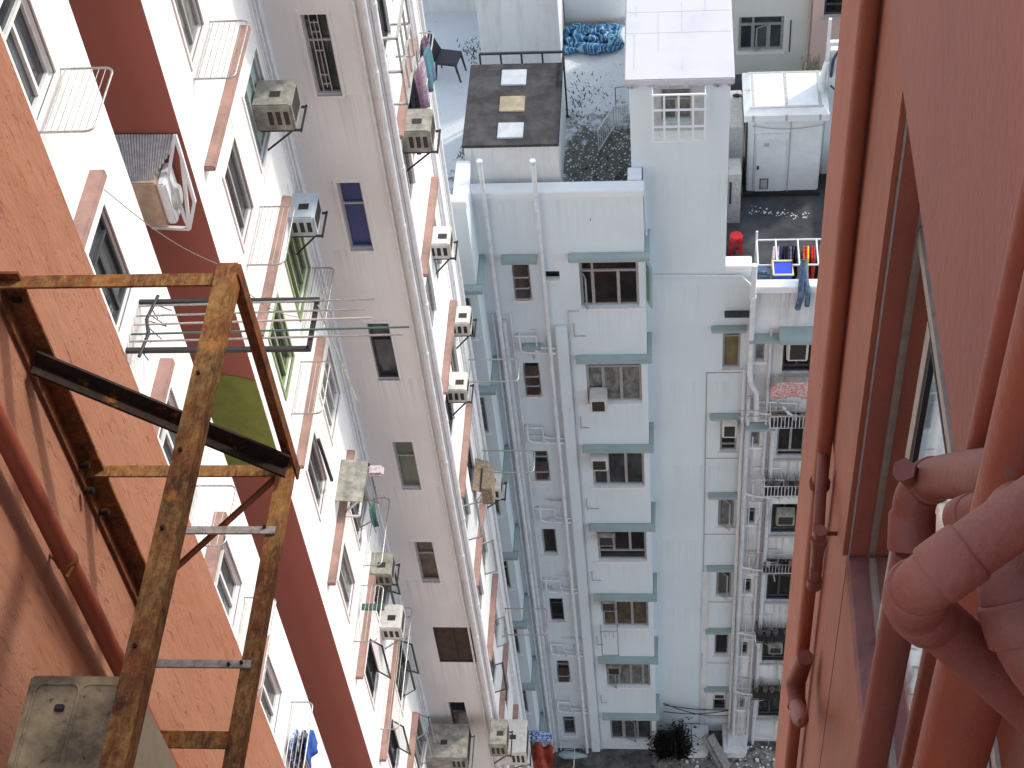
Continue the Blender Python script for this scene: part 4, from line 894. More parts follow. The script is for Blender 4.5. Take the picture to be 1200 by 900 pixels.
for i in range(N):
    t0, t1 = i/N, (i+1)/N; s0, s1 = .012*(i % 2), .012*((i+1) % 2)
    p0, p1 = a_.lerp(b_, t0), a_.lerp(b_, t1); q0, q1 = c_.lerp(d_ if t0 < .7 else d2, t0 if t0 < .7 else 1), c_.lerp(d_, t1)
    e0 = 1-max(0, t0-.72)*2.2; e1_ = 1-max(0, t1-.72)*2.2; w0 = P(0,0,Y=1)
    q0 = p0+(c_.lerp(P(193,213,Y=12.62), t0)-p0)*e0; q1 = p1+(c_.lerp(P(193,213,Y=12.62), t1)-p1)*e1_
    m.add([p0+V((0,0,s0)), p1+V((0,0,s1)), q1+V((0,0,s1)), q0+V((0,0,s0))], [[0,1,2,3]]); m.add([p0+V((0,0,s0-.008)), p1+V((0,0,s1-.008)), q1+V((0,0,s1-.008)), q0+V((0,0,s0-.008))], [[0,1,2,3]])
build('corrugated_lid', m, 'corrugated', cg, fix=False)
ca = thing('air_conditioner', (-5.5, 12.8, -12.2), 'tan condenser box inside the white cage with the corrugated lid', 'air conditioner')
a_, b_ = P(158, 214, Y=12.6), P(200, 262, Y=12.6)
m = MB(); m.bbox((a_.x-.25, 12.58, b_.z-.02), (b_.x-.02, 12.95, a_.z), .015); build('casing', m, 'ac_tan', ca)
m = MB(); m.bbox((b_.x-.018, 12.58, b_.z), (b_.x+.08, 12.94, a_.z-.02), .02); build('front_panel', m, 'white_metal', ca)
m = MB(); m.tube([(b_.x+.08, 12.76, (a_.z+b_.z)/2-.05), (b_.x+.13, 12.76, (a_.z+b_.z)/2-.05)], [.15, .12], 20); build('fan_guard', m, 'tape', ca)

# awnings and other fittings over air conditioners
def awning(face, px, py, w_, dep, z_drop, label, mat):
    u, z = at_px(face, px, py, 0); b = thing('awning', face.p(u, 0, z), label, 'awning')
    m = MB(); lo = [face.p(u-w_/2,0,z), face.p(u+w_/2,0,z), face.p(u+w_/2,dep,z-z_drop), face.p(u-w_/2,dep,z-z_drop)]
    m.hexa([p_-V((0,0,.015)) for p_ in lo], lo); build('sheet', m, mat, b)
    m = MB()
    for s_ in (-1, 1):
        m.bar(face.p(u+s_*w_*.42, 0, z-.5), face.p(u+s_*w_*.42, dep*.9, z-z_drop-.02), .03); m.bar(face.p(u+s_*w_*.42, 0, z-.06), face.p(u+s_*w_*.42, dep*.9, z-z_drop-.03), .025)
    m.bar(face.p(u-w_*.42, dep*.7, z-.5), face.p(u+w_*.42, dep*.7, z-.5), .03); m.bar(face.p(u-w_*.42, 0, z-.5), face.p(u-w_*.42, dep*.7, z-.5), .03); m.bar(face.p(u+w_*.42, 0, z-.5), face.p(u+w_*.42, dep*.7, z-.5), .03)
    build('support_frame', m, 'white_metal', b); return b
aw = awning(FT, 396, 562, .78, .42, .04, 'drab grey sheet awning with debris on it, halfway down the tower', 'ac_old')
awning(FC, 555, 555, .75, .26, .12, 'ragged wooden board awning on the far face of the tower', 'wood')
u, z = at_px(FC, 570, 556, .25); m = MB(); m.bbox(FC.p(u-.3, .16, z-.55), FC.p(u+.25, .36, z-.05), .01); o = build('wooden_crate', m, 'wood', None, 'old dark wooden box hung under the ragged awning', 'box')
o = build('green_board', MB().bbox(FT.p(14.4, .05, at_px(FT, 424, 690, 0)[1]+.02), FT.p(14.52, .42, at_px(FT, 424, 690, 0)[1]+.05), .004), 'green_sheet', None, 'dark green strip of board resting on a drying rack', 'board')
u, z = at_px(FA, 262, 800, .1); o = build('plastic_tray', MB().bbox(FA.p(u-.05, .0, z+.02), FA.p(u+.12, .4, z+.06), .01), 'green_sheet', None, 'small dark green tray on the rack low beside the orange wall', 'tray')
for (face, px, py, lab) in ((FT, 400, 540, 0),):
    a_, b_ = P(373, 515, X=XW2+.12), P(389, 563, X=XW2+.12); o = build('metal_arm', MB().bar(a_, b_, .04), 'black_steel', None, 'black folded arm leaning against the pink wall above the grey awning', 'metal arm')

# hanging clothes
def garment(a, b, L, mat, label, ph=0, flare=.1, name='hanging_garment', group=None, n=10, m_=8, th=.012, parent=None):
    a, b = V(a), V(b); d = b-a; nrm = d.cross(V((0,0,1))).normalized(); mb = MB(); vs = []
    for side in (0, 1):
        for j in range(m_+1):
            t_ = j/m_
            for i in range(n+1):
                s_ = i/n; k_ = 1-(.35*(1-min(1, t_*3.5)))+flare*t_
                p_ = a+d*(.5+(s_-.5)*k_)
                p_ = p_+nrm*(math.sin(s_*9+ph)*.03*t_+math.sin(s_*17+ph*2)*.012*t_+side*th)-V((0,0,L*(t_+.04*math.sin(s_*6+ph)*t_)))
                vs.append(p_)
    W_ = n+1; base = W_*(m_+1); fs = []
    for j in range(m_):
        for i in range(n):
            q_ = j*W_+i; fs.append([q_, q_+1, q_+W_+1, q_+W_]); fs.append([base+q_, base+q_+W_, base+q_+W_+1, base+q_+1])
    for j in range(m_):
        for i in (0, n): q_ = j*W_+i; fs.append([q_, q_+W_, base+q_+W_, base+q_])
    for i in range(n): fs.append([m_*W_+i, m_*W_+i+1, base+m_*W_+i+1, base+m_*W_+i]); fs.append([i, base+i, base+i+1, i+1])
    mb.add(vs, fs, True); return build(name, mb, mat, parent, label, 'clothing', group)
G = 'clothes hanging from the top rack of the far face'
u, z = at_px(FC, 487, 70, .12)
for i, (du, o_, L, c_, lab, w_) in enumerate(((-.5, .06, 1.2, 'black', 'black trousers hanging behind the plum garment', .3), (-.25, .10, .8, 'purple', 'plum brown garment hanging closest on the top rack', .34), (0, .14, .9, 'lilac', 'pale lilac shirt hanging beside the plum garment', .28), (.25, .20, .75, 'teal', 'teal and navy patterned dress hanging at the outside of the top rack', .36), (.5, .14, .5, 'purple', 'short plum vest hanging farthest back on the top rack', .2))):
    garment(FC.p(u+du-w_/2, o_, z), FC.p(u+du+w_/2, o_+.08, z), L, CL[c_], lab, i*1.3, .15, group=G)
cgw = thing('window_cage', FC.p(18.2, 0, at_px(FC, 468, 30, .1)[1]-.8), 'grey steel cage projecting from the uppermost window of the far face', 'window cage')
m = MB(); z0_, z1_ = at_px(FC, 480, 70, .2)[1], at_px(FC, 466, 5, .2)[1]
for zz in (z0_, (z0_+z1_)/2, z1_): m.bar(FC.p(17.0, .26, zz), FC.p(18.0, .26, zz), .035); m.bar(FC.p(17.0, 0, zz), FC.p(17.0, .27, zz), .03); m.bar(FC.p(18, 0, zz), FC.p(18, .27, zz), .03)
for uu in (17.0, 17.33, 17.66, 18.0): m.bar(FC.p(uu, .26, z0_), FC.p(uu, .26, z1_), .03, up=(0,1,0))
build('bars', m, 'tape', cgw)
G = 'clothes hanging from the lower left rack'; u, z = at_px(FA, 340, 860, .15)
for i, (du, o_, L, c_, lab) in enumerate(((0, .10, .62, 'bluewhite', 'pale blue patterned towel on the lower left rack'), (.16, .20, .6, 'darkprint', 'black and white printed cloth in the middle of the lower left rack'), (.3, .30, .55, 'blue', 'bright blue patterned cloth at the outer end of the lower left rack'))):
    zz = (at_px(FA, 320, 905, 0)[1]+at_px(FA, 347, 838, 0)[1])/2; garment(FA.p(10.95, .06+i*.11, zz), FA.p(11.35, .12+i*.11, zz), L, CL[c_], lab, i, .1, group=G)
u, z = at_px(FT, 437, 590, .3); garment(FT.p(u-.16, .24, z), FT.p(u+.1, .3, z), .62, M['green_sheet'], 'dark green rag hanging from a narrow rack', 2, -.3)
u, z = at_px(FT, 438, 550, .45); o = build('dirty_rag', MB().bbox(FT.p(u-.1, .35, z-.1), FT.p(u+.1, .6, z), .03), CL['pale'], None, 'crumpled pale cloth beside the grey awning', 'cloth')

# ------------------------------------------------------------------ rooftop things
def on_deck(px, py, z=RZ): return P(px, py, Z=z)
# chair
c = on_deck(527, 88); ch = thing('chair', (c.x, c.y, RZ), 'charcoal dining chair standing alone on the pale worn roof', 'chair')
def R2(p, an): x_, y_ = p[0]*math.cos(an)-p[1]*math.sin(an), p[0]*math.sin(an)+p[1]*math.cos(an); return (c.x+x_, c.y+y_, RZ+p[2])
an = math.radians(-12)
def cbox(nm, lo, hi, parent):
    m = MB(); m.hexa([R2(p_, an) for p_ in lo], [R2(p_, an) for p_ in hi]); return build(nm, m, 'chair', parent)
cbox('seat', [(-.2,-.2,.40),(.24,-.2,.40),(.24,.22,.40),(-.2,.22,.40)], [(-.2,-.2,.47),(.24,-.2,.47),(.24,.22,.47),(-.2,.22,.47)], ch)
cbox('backrest', [(-.25,-.2,.47),(-.19,-.2,.47),(-.19,.22,.47),(-.25,.22,.47)], [(-.40,-.16,.92),(-.36,-.16,.92),(-.36,.18,.92),(-.40,.18,.92)], ch)
for (lx, ly) in ((-.18,-.18),(-.18,.2),(.22,-.18),(.22,.2)):
    s_ = .07 if lx > 0 else -.05; cbox('leg', [(lx+s_-.013,ly-.013,0),(lx+s_+.013,ly-.013,0),(lx+s_+.013,ly+.013,0),(lx+s_-.013,ly+.013,0)], [(lx-.02,ly-.02,.40),(lx+.02,ly-.02,.40),(lx+.02,ly+.02,.40),(lx-.02,ly+.02,.40)], ch)
# tarpaulin heap
c = on_deck(693, 52); m = MB(); pts, rr = [], []
for i in range(150):
    t_ = i/149; th = t_*6.28*4.3+.6; R_ = .50*(1-t_)**.75+.05
    wob = 1+.16*math.sin(th*2.3)+.10*math.sin(th*3.7+1)
    pts.append((c.x+R_*1.12*wob*math.cos(th), c.y+R_*.80*wob*math.sin(th), RZ+.07+.16*t_+.05*math.sin(th*1.7)))
    rr.append(.085+.03*math.sin(i*.9)+.02*math.sin(i*2.1+1)-.02*t_)
m.tube(pts, rr, 14)
m.tube([(c.x+.25, c.y+.25, RZ+.06), (c.x+.5, c.y+.15, RZ+.09), (c.x+.62, c.y-.1, RZ+.05)], [.09,.11,.06], 12); m.tube([(c.x-.3, c.y-.2, RZ+.16), (c.x, c.y-.33, RZ+.18), (c.x+.35, c.y-.25, RZ+.10)], [.07,.10,.07], 12)
build('tarpaulin', m, 'tarp', None, 'bunched blue striped tarpaulin coiled in a heap on the roof', 'tarpaulin')
# white grid railing on the roof
b = thing('railing', on_deck(722, 165), 'pale grid railing leading down beside the water tower', 'railing')
p0, p1, p2 = P(702, 178, Z=RZ), P(720, 150, Z=RZ), P(736, 148, Z=RZ)
m = MB(); H_ = .55
for a_, b_, n in ((p0, p1, 8), (p1, p2, 6)):
    for zz in (.05, H_): m.tube([a_+V((0,0,zz)), b_+V((0,0,zz))], .014, 6)
    for i in range(n+1): q_ = a_.lerp(b_, i/n); m.tube([q_, q_+V((0,0,H_))], .009, 5)
m2 = [m]; build('bars', m, 'white_metal', b)
m = MB(); m.tube([p1+V((.02,.6,0)), p1+V((.02,.6,.5)), p2+V((0,.6,.5))], .014, 6); build('rear_rail', m, 'steel', b)
# rubble on the roof: pale chips and dark tufts
m = MB()
def chunk(m, x, y, z, s_):
    n = 6; a0 = random.random()*6
    top = [(x+s_*math.cos(a0+i*1.047)*random.uniform(.5,1), y+s_*math.sin(a0+i*1.047)*random.uniform(.5,1), z+s_*random.uniform(.15,.5)) for i in range(n)]
    bot = [(x+(p_[0]-x)*1.2, y+(p_[1]-y)*1.2, z) for p_ in top]; m.hexa(bot, top)
for i in range(900):
    px, py = random.uniform(660, 740), random.uniform(70, 218)
    p_ = on_deck(px, py); chunk(m, p_.x, p_.y, RZ, random.uniform(.005, .024))
for i in range(120):
    p_ = on_deck(random.uniform(500, 545), random.uniform(30, 240)); chunk(m, p_.x, p_.y, RZ, random.uniform(.008, .025))
build('paint_chips', m, 'white_metal', None, 'pale flaked chips scattered over the rooftop', 'rubble', kind='stuff')
m = MB()
for (cx_, cy_, n, sp_) in ((547,205,90,.12), (542,225,90,.1), (672,130,60,.15), (690,105,50,.2), (553,60,60,.12), (700,200,70,.25), (728,210,60,.1), (545,180,40,.07)):
    q_ = on_deck(cx_, cy_)
    for i in range(n):
        x_, y_ = q_.x+random.gauss(0, sp_), q_.y+random.gauss(0, sp_*1.6); h = random.uniform(.03, .12); dx, dy = random.uniform(-.06,.06), random.uniform(-.06,.06)
        m.add([(x_-.012,y_,RZ), (x_+.012,y_,RZ), (x_+dx,y_+dy,RZ+h)], [[0,1,2]])
build('moss_and_weeds', m, simple('dull_moss', C4(.10,.105,.06), .95, 0, .1, .5, 20), None, 'dull moss and weeds along the roof edges', 'weeds', kind='stuff')
# rooftop cabin
TZ_ = TZ2; a_, b_ = P(874, 229, Z=TZ_), P(958, 229, Z=TZ_); cx_ = (a_.x+b_.x)/2; y0 = a_.y; W_ = (b_.x-a_.x)
top = P(915, 138, Y=y0).z; dpt = P(915, 84, Z=top+.25).y-y0
cab = thing('rooftop_cabin', (cx_, y0, TZ_), 'white panelled rooftop cabin with taped rounded roof panels and a narrow door', 'cabin')
m = MB(); m.bbox((a_.x, y0, TZ_+.1), (b_.x, y0+dpt, top), .03); build('walls', m, 'white_metal', cab)
m = MB(); m.bbox((a_.x-.05, y0-.05, TZ_), (b_.x+.03, y0+dpt, TZ_+.1), .01); build('base', m, 'black_steel', cab)
m = MB(); bx0, bx1, by0, by1 = a_.x-.10, b_.x+.10, y0-.12, y0+dpt+.1; s_ = .14
m.hexa([(bx0,by0,top),(bx1,by0,top),(bx1,by1,top),(bx0,by1,top)], [(bx0,by0,top+.16),(bx1,by0,top+.16),(bx1,by1,top+.16),(bx0,by1,top+.16)])
m.hexa([(bx0+.002,by0+.002,top+.161),(bx1-.002,by0+.002,top+.161),(bx1-.002,by1-.002,top+.161),(bx0+.002,by1-.002,top+.161)], [(bx0+s_,by0+s_,top+.27),(bx1-s_,by0+s_,top+.27),(bx1-s_,by1-s_,top+.27),(bx0+s_,by1-s_,top+.27)])
rf = build('roof', m, 'white_metal', cab)
m = MB(); zt = top+.275
for x_ in (bx0+s_+.02, cx_-.03, bx1-s_-.07): m.box((x_, by0+s_, zt-.008), (x_+.06, by1-s_, zt)); m.hexa([(x_,by0-.006,top+.02),(x_+.05,by0-.006,top+.02),(x_+.05,by0+.01,top+.02),(x_,by0+.01,top+.02)], [(x_,by0-.004,top+.17),(x_+.05,by0-.004,top+.17),(x_+.05,by0+.012,top+.17),(x_,by0+.012,top+.17)])
for y_ in (by0+s_-.02, by1-s_-.03): m.box((bx0+s_-.03, y_, zt-.009), (bx1-s_+.03, y_+.05, zt+.002))
for x_ in (bx0+.03, bx1-.14): m.box((x_, (by0+by1)/2, top+.262), (x_+.11, (by0+by1)/2+.04, top+.268))
build('joint_tape', m, 'tape', rf)
d0, d1 = P(885, 200, Y=y0).x, P(920, 200, Y=y0).x; zd = P(900, 163, Y=y0).z
m = MB(); m.bbox((d0, y0-.025, TZ_+.13), (d1, y0-.001, zd), .008); dr = build('door', m, 'white_metal', cab)
m = MB(); m.box((d0+.10, y0-.032, TZ_+.2), (d0+.28, y0-.026, TZ_+.5)); build('vent_rim', m, 'black_steel', dr)
m = MB(); m.box((d0+.12, y0-.038, TZ_+.22), (d0+.26, y0-.033, TZ_+.48))
for i in range(6): m.box((d0+.12, y0-.043, TZ_+.23+i*.042), (d0+.26, y0-.0385, TZ_+.25+i*.042))
build('vent', m, 'tape', dr)
m = MB(); m.box((d0+.15, y0-.03, zd-.18), (d0+.26, y0-.026, zd-.09)); build('upper_vent', m, 'tape', dr)
m = MB(); m.bbox((d0+.03, y0-.05, (TZ_+zd)/2-.02), (d0+.07, y0-.026, (TZ_+zd)/2+.08), .006); build('handle', m, 'black_steel', dr)
m = MB(); m.bbox((d0-.02, y0-.07, zd+.02), (d1+.04, y0-.002, zd+.16), .01); build('door_hood', m, 'white_metal', cab)
m = MB(); m.box((d1+.05, y0-.008, TZ_+.1), (d1+.075, y0-.002, top)); m.box((d0-.05, y0-.006, TZ_+.1), (d0-.035, y0-.002, top)); build('panel_seams', m, 'tape', cab)
m = MB(); pts_ = [(d0-.1+(bx1-d0)*i/14, y0-.03, top-.18-.10*math.sin(math.pi*i/14)) for i in range(15)]; m.tube(pts_, .008, 5); build('cable', m, 'tape', cab)
# dark upright cabinet, scooter-like clutter between water tower and cabin
c0, c1 = P(852, 262, Z=TZ_), P(867, 262, Z=TZ_); zt_ = P(860, 205, Y=c0.y).z
b = thing('storage_cabinet', (c0.x, c0.y, TZ_), 'grey metal cabinet with its door ajar beside the water tower', 'cabinet')
m = MB(); m.bbox((c0.x, c0.y, TZ_), (c1.x, c0.y+.5, zt_), .01); build('body', m, 'tape', b)
m = MB(); m.bar((c1.x+.02, c0.y-.01, zt_-.3), (c1.x+.02, c0.y-.01, zt_-.75), .03, .02, up=(0,1,0)); m.bar((c0.x+.05, c0.y-.008, zt_-.2), (c0.x+.05, c0.y-.008, zt_-.8), .04, .015, up=(0,1,0)); build('handle', m, 'black_steel', b)
for (px, py, s_, lab, mt) in ((862, 187, .14, 'white plastic drum lid leaning behind the grey cabinet', 'white_metal'), (864, 135, .16, 'black sack stuffed between water tower and cabin', 'black_steel'), (863, 118, .14, 'dark coil of hose behind the black sack', 'black_steel')):
    p_ = P(px, py, Y=c0.y+1.2+(190-py)*.01); m = MB()
    for j in range(3): m.tube([(p_.x-s_+j*.04, p_.y, p_.z+j*.07), (p_.x, p_.y-.05, p_.z+.05+j*.07), (p_.x+s_, p_.y, p_.z+j*.05)], .035, 8)
    m.bbox((p_.x-s_*.8, p_.y-.1, p_.z-.35), (p_.x+s_*.8, p_.y+.15, p_.z+.0), .06); build('sack' if mt != 'white_metal' else 'drum_lid', m, mt, None, lab, 'clutter')
p_ = P(862, 150, Y=c0.y+.9); m = MB(); m.bbox((c0.x-.05, p_.y, TZ_), (c1.x+.06, p_.y+1.2, P(862, 150, Y=p_.y).z), .02); build('storage_box', m, 'tape', None, 'grey bin standing behind the metal cabinet', 'box')
# white frame and pipes right of the cabin
b = thing('scaffold_frame', P(978, 200, Z=TZ_), 'white painted steel frame with hoses right of the cabin', 'frame')
yy = y0+.6; m = MB(); 
xa = P(970, 60, Y=yy).x; zt_ = P(970, 22, Y=yy).z; zm = P(985, 50, Y=yy).z
m.bar((xa, yy, TZ_), (xa, yy, zt_), .06, up=(0,1,0)); m.bar((xa, yy, zm), (xa+1.2, yy, zm), .09); m.bar((xa+.45, yy+.1, TZ_), (xa+.45, yy+.1, zm), .06, up=(0,1,0)); m.tube([(xa+.0, yy-.08, zm-.4), (xa-.1, yy-.1, zm-.9), (xa-.02, yy-.1, zm-1.5)], .06, 10)
build('posts', m, 'white_metal', b)
m = MB(); m.tube([(xa+.10, yy-.06, zm-.8), (xa+.12, yy-.06, zm-.35), (xa+.2, yy-.06, zm-.18), (xa+.5, yy-.06, zm-.15)], .03, 8); m.tube([(xa+.1, yy-.1, zm-1.0), (xa+.3, yy-.14, zm-1.2), (xa+.5, yy-.1, zm-1.5)], .02, 8); build('hose', m, simple('blue_black_hose', C4(.03,.05,.10), .5), b)
m = MB(); m.bbox((xa+.05, yy, TZ_), (xa+.9, yy+.3, zm-.2), .02); build('panel', m, 'white_metal', b)
m = MB()
for i in range(30):
    p_ = P(random.uniform(938, 962), 80, Y=y0+dpt+.3); m.tube([(p_.x, p_.y, P(950, 82, Y=p_.y).z), (p_.x+random.uniform(-.08,.08), p_.y, P(950, random.uniform(62, 74), Y=p_.y).z)], .010, 4)
build('dry_stems', m, 'twig', None, 'row of dry grey stems behind the cabin', 'plant')
m = MB()
for i in range(60):
    px = random.uniform(878, 948); p_ = P(px, 246+(px-878)*.12+random.gauss(0, 2.5), Z=TZ_); chunk(m, p_.x, p_.y, TZ_, random.uniform(.006,.028))
build('litter', m, 'white_metal', None, 'pale litter scraps strewn on the dark terrace', 'litter', kind='stuff')
# red stool
c = P(862, 294, Z=TZ_); st = thing('stool', (c.x, c.y, TZ_), 'bright red plastic stool on the dark terrace', 'stool')
m = MB(); m.tube([(c.x, c.y, TZ_+.40), (c.x, c.y, TZ_+.44)], [.135, .13], 20); m.tube([(c.x, c.y, TZ_+.44), (c.x, c.y, TZ_+.452)], .12, 20); build('seat', m, 'red_plastic', st)
m = MB()
for i in range(4):
    t0 = math.pi/4+i*math.pi/2; r0, r1 = .125, .17
    def q4(r_, t_, z_): return (c.x+r_*math.cos(t_), c.y+r_*math.sin(t_), TZ_+z_)
    w0, w1 = .42, .24
    m.hexa([q4(r1,t0-w1,0), q4(r1,t0+w1,0), q4(r1-.02,t0+w1,0), q4(r1-.02,t0-w1,0)], [q4(r0,t0-w0,.40), q4(r0,t0+w0,.40), q4(r0-.02,t0+w0,.40), q4(r0-.02,t0-w0,.40)])
build('legs', m, 'red_plastic', st); m = MB(); m.tube([(c.x, c.y, TZ_+.14), (c.x, c.y, TZ_+.20)], .148, 16, False); m.tube([(c.x, c.y, TZ_+.33), (c.x, c.y, TZ_+.40)], .133, 16, False); build('ring', m, 'red_plastic', st)
# clothes rail on the terrace
YR0, YR1 = 23.05, 23.75
zr = P(920, 281, Y=YR1).z; xa, xb = P(888, 295, Y=23.3).x, 3.7
b = thing('clothes_rack', (2.6, 23.4, TZ_), 'white rooftop clothes rack hung with dark and coloured laundry', 'clothes rack')
m = MB(); m.tube([(xa, YR0, zr), (xb, YR0, zr)], .02, 8); m.tube([(xa, YR1, zr), (xb, YR1, zr)], .02, 8); build('rails', m, 'white_metal', b)
xs_ = [xa, P(910, 292, Y=23.4).x, P(936, 292, Y=23.4).x, P(958, 292, Y=23.4).x]
for x_ in xs_: m = MB(); m.tube([(x_, YR0, zr+.005), (x_, YR1, zr+.005)], .018, 8); build('crossbar', m, 'white_metal', b)
for (x_, y_) in ((xa, YR0), (xa, YR1), (3.6, YR0), (3.6, YR1)): m = MB(); m.tube([(x_, y_, TZ_), (x_, y_, zr+(.25 if x_ == xa and y_ == YR1 else 0))], .022, 8); build('post', m, 'white_metal', b)
G = 'laundry hanging on the rooftop rack'
items = [(913,'navy','dark blue shirt behind the rail between the mauve and black shirts'), (920,'black','second black shirt of the dark clothes on the rooftop rack'), (925,'purple','dark plum top among the dark clothes'), (943,'red','red garment between the orange red and yellow ones'), (953,'orangered','second orange red garment near the right end of the rooftop rack'), (905,'pale','pale pink shirt, first on the rooftop rack'), (910,'lilac','mauve shirt beside the pale pink one'), (917,'black','black shirt, first of the dark clothes on the rooftop rack'), (922,'navy','navy shirt in the middle of the dark clothes'), (927,'black','black trousers among the dark clothes'), (931,'black','black top, last of the dark clothes'), (940,'orangered','orange red garment on the rooftop rack'), (945,'yellow','bright yellow garment on the rooftop rack'), (950,'red','deep red garment beside the yellow one'), (955,'black','black garment beside the red mast edge'), (959,'purple','plum garment at the right end of the rooftop rack')]
for i, (px, c_, lab) in enumerate(items):
    x_ = P(px, 292, Y=23.4).x; garment((x_, YR0+.08, zr), (x_+.03, YR1-.08, zr), .55+.1*math.sin(i*2), CL[c_], lab, i, .05, group=G, th=.04)
a_ = P(945, 318, Y=22.9); garment((a_.x-.18, 22.93, zr-.5), (a_.x+.18, 22.9, zr-.5), .05, CL['denim'], 'folded denim waistband on the parapet', 1) if False else None
pz = -23.68
m = MB(); x_ = P(942, 320, Y=22.35).x
for (dx, L, r0) in ((-.03, .62, .055), (.09, .52, .05)):
    m.tube([(x_+.03, 22.75, pz+.35), (x_+.01+dx*.5, 22.5, pz+.07), (x_+dx, 22.33, pz+.01), (x_+dx*1.2, 22.29, pz-L*.4), (x_+dx*1.5-.03, 22.28, pz-L*.85)], [r0*1.3, r0*1.2, r0, r0, r0*1.1], 12)
build('jeans', m, CL['denim'], None, 'faded blue jeans draped over the terrace parapet', 'clothing')
c = P(917, 318, Y=22.95); m = MB(); zz = c.z
m.hexa([(c.x-.15,22.78,zz-.18),(c.x+.15,22.78,zz-.18),(c.x+.15,23.06,zz-.18),(c.x-.15,23.06,zz-.18)], [(c.x-.18,22.74,zz+.12),(c.x+.18,22.74,zz+.12),(c.x+.18,23.1,zz+.12),(c.x-.18,23.1,zz+.12)])
bk = thing('laundry_basket', (c.x, 22.92, TZ_), 'bright blue basket with a cream rim behind the terrace parapet', 'basket'); build('tub', m, 'blue_plastic', bk)
m = MB(); m.tube([(c.x-.19,22.73,zz+.13),(c.x+.19,22.73,zz+.13),(c.x+.19,23.11,zz+.13),(c.x-.19,23.11,zz+.13),(c.x-.19,22.73,zz+.13)], .022, 8); build('rim', m, 'cream_plastic', bk)
for s_ in (-.12, .12): m = MB(); m.tube([(c.x+s_, 22.92, TZ_), (c.x+s_, 22.92, zz-.17)], .02, 6); build('leg', m, 'white_metal', bk)
c = P(893, 318, Y=22.85); m = MB(); m.bbox((c.x-.14,22.72,c.z-.2),(c.x+.16,23.0,c.z+.05), .06); build('cloth_bundle', m, CL['denim'], None, 'dark blue bundle of cloth behind the terrace parapet', 'cloth')

# ------------------------------------------------------------------ railings and clutter on the right wing
def balcony(z, x0, x1, dep, label, h=.42, mat='tape', dark=False, junk=8, jl=None):
    b = thing('flower_rack', (x0, 22.4, z), label, 'window rack', 'window racks on the shaded right wing')
    m = MB(); y_ = 22.39-dep
    for zz in (z, z+h): m.tube([(x0, 22.39, zz), (x0, y_, zz), (x1, y_, zz), (x1, 22.39, zz)], .014, 6)
    for i in range(int((x1-x0)/.075)): x_ = x0+i*.075; m.tube([(x_, y_, z), (x_, y_, z+h)], .008, 4)
    for i in range(4): m.tube([(x0, 22.39-dep*i/4, z), (x1, 22.39-dep*i/4, z)], .01, 4)
    build('bars', m, mat, b)
    if dark: m = MB(); m.bbox((x0+.02, y_+.02, z+.01), (x1-.02, 22.38, z+.04), .005); build('tray', m, 'grille', b)
    return b
rows_b = [(P(920, 497, Y=22.1).z, 2.04, 2.95, .4, 'white railed rack with a floral quilt above it, topmost on the right wing', 'white_metal', True), (P(905, 572, Y=22.1).z-.15, 2.0, 2.95, .42, 'white railed rack crammed with pots, second on the right wing', 'white_metal', True), (P(905, 668, Y=22.1).z, 2.08, 2.95, .4, 'dark tray rack with thin bars, third on the right wing', 'tape', True), (P(905, 748, Y=22.1).z, 2.05, 2.95, .42, 'rusty rack overgrown with dead stems, fourth on the right wing', 'black_steel', True), (P(905, 815, Y=22.1).z, 2.05, 2.95, .42, 'black rack full of dead plants, lowest on the right wing', 'black_steel', True)]
potm = simple('clay_pot', C4(.25,.13,.08), .8)
for i, (z, x0, x1, d_, lab, mt, dk) in enumerate(rows_b):
    balcony(z, x0, x1, d_, lab, .38, mt, dk)
    for j in range(5):
        x_ = x0+.12+j*.19+random.uniform(-.03,.03); s_ = random.uniform(.05,.08); m = MB(); m.tube([(x_, 22.18, z+.045), (x_, 22.18, z+.045+s_*2.2)], [s_*.7, s_], 10)
        if i in (1, 3, 4):
            for k_ in range(14): m.tube([(x_, 22.18, z+s_*2), (x_+random.gauss(0,.09), 22.18+random.gauss(0,.07), z+random.uniform(.2,.55))], .006, 4)
        kinds_ = ['small clay pot', 'pot of tangled stems', 'squat pot', 'pot with bare stems', 'low pot']
        build('plant_pot', m, [potm, 'twig', 'tape', 'twig', 'dead'][(i+(0 if i in (1,3,4) else j)) % 5] if i not in (3,4) else 'twig', None, '%s, %s from the left in the %s rack of the right wing' % (kinds_[j] if i in (1,3,4) else ['small round pot','bare plant pot','squat pot','plain pot','low pot'][j], ['first','second','third','fourth','fifth'][j], ['topmost','second','third','fourth','lowest'][i]), 'plant pot', 'plant pots in the racks of the right wing')
garment((P(903,448,Y=22.05).x, 22.05, P(905,448,Y=22.05).z), (3.0, 22.05, P(905,448,Y=22.05).z), .5, CL['floral'], 'pink floral quilt hung above the topmost window rack', 1, 0, 'quilt')
m = MB(); zz = P(900, 481, Y=22.0).z; m.tube([(1.35, 22.0, zz), (3.1, 22.0, zz)], .012, 6); m.tube([(1.35, 21.85, zz), (3.1, 21.85, zz)], .012, 6); build('clothes_line_rods', m, 'steel', None, 'two thin horizontal rods across the right wing in front of the topmost rack', 'rods')
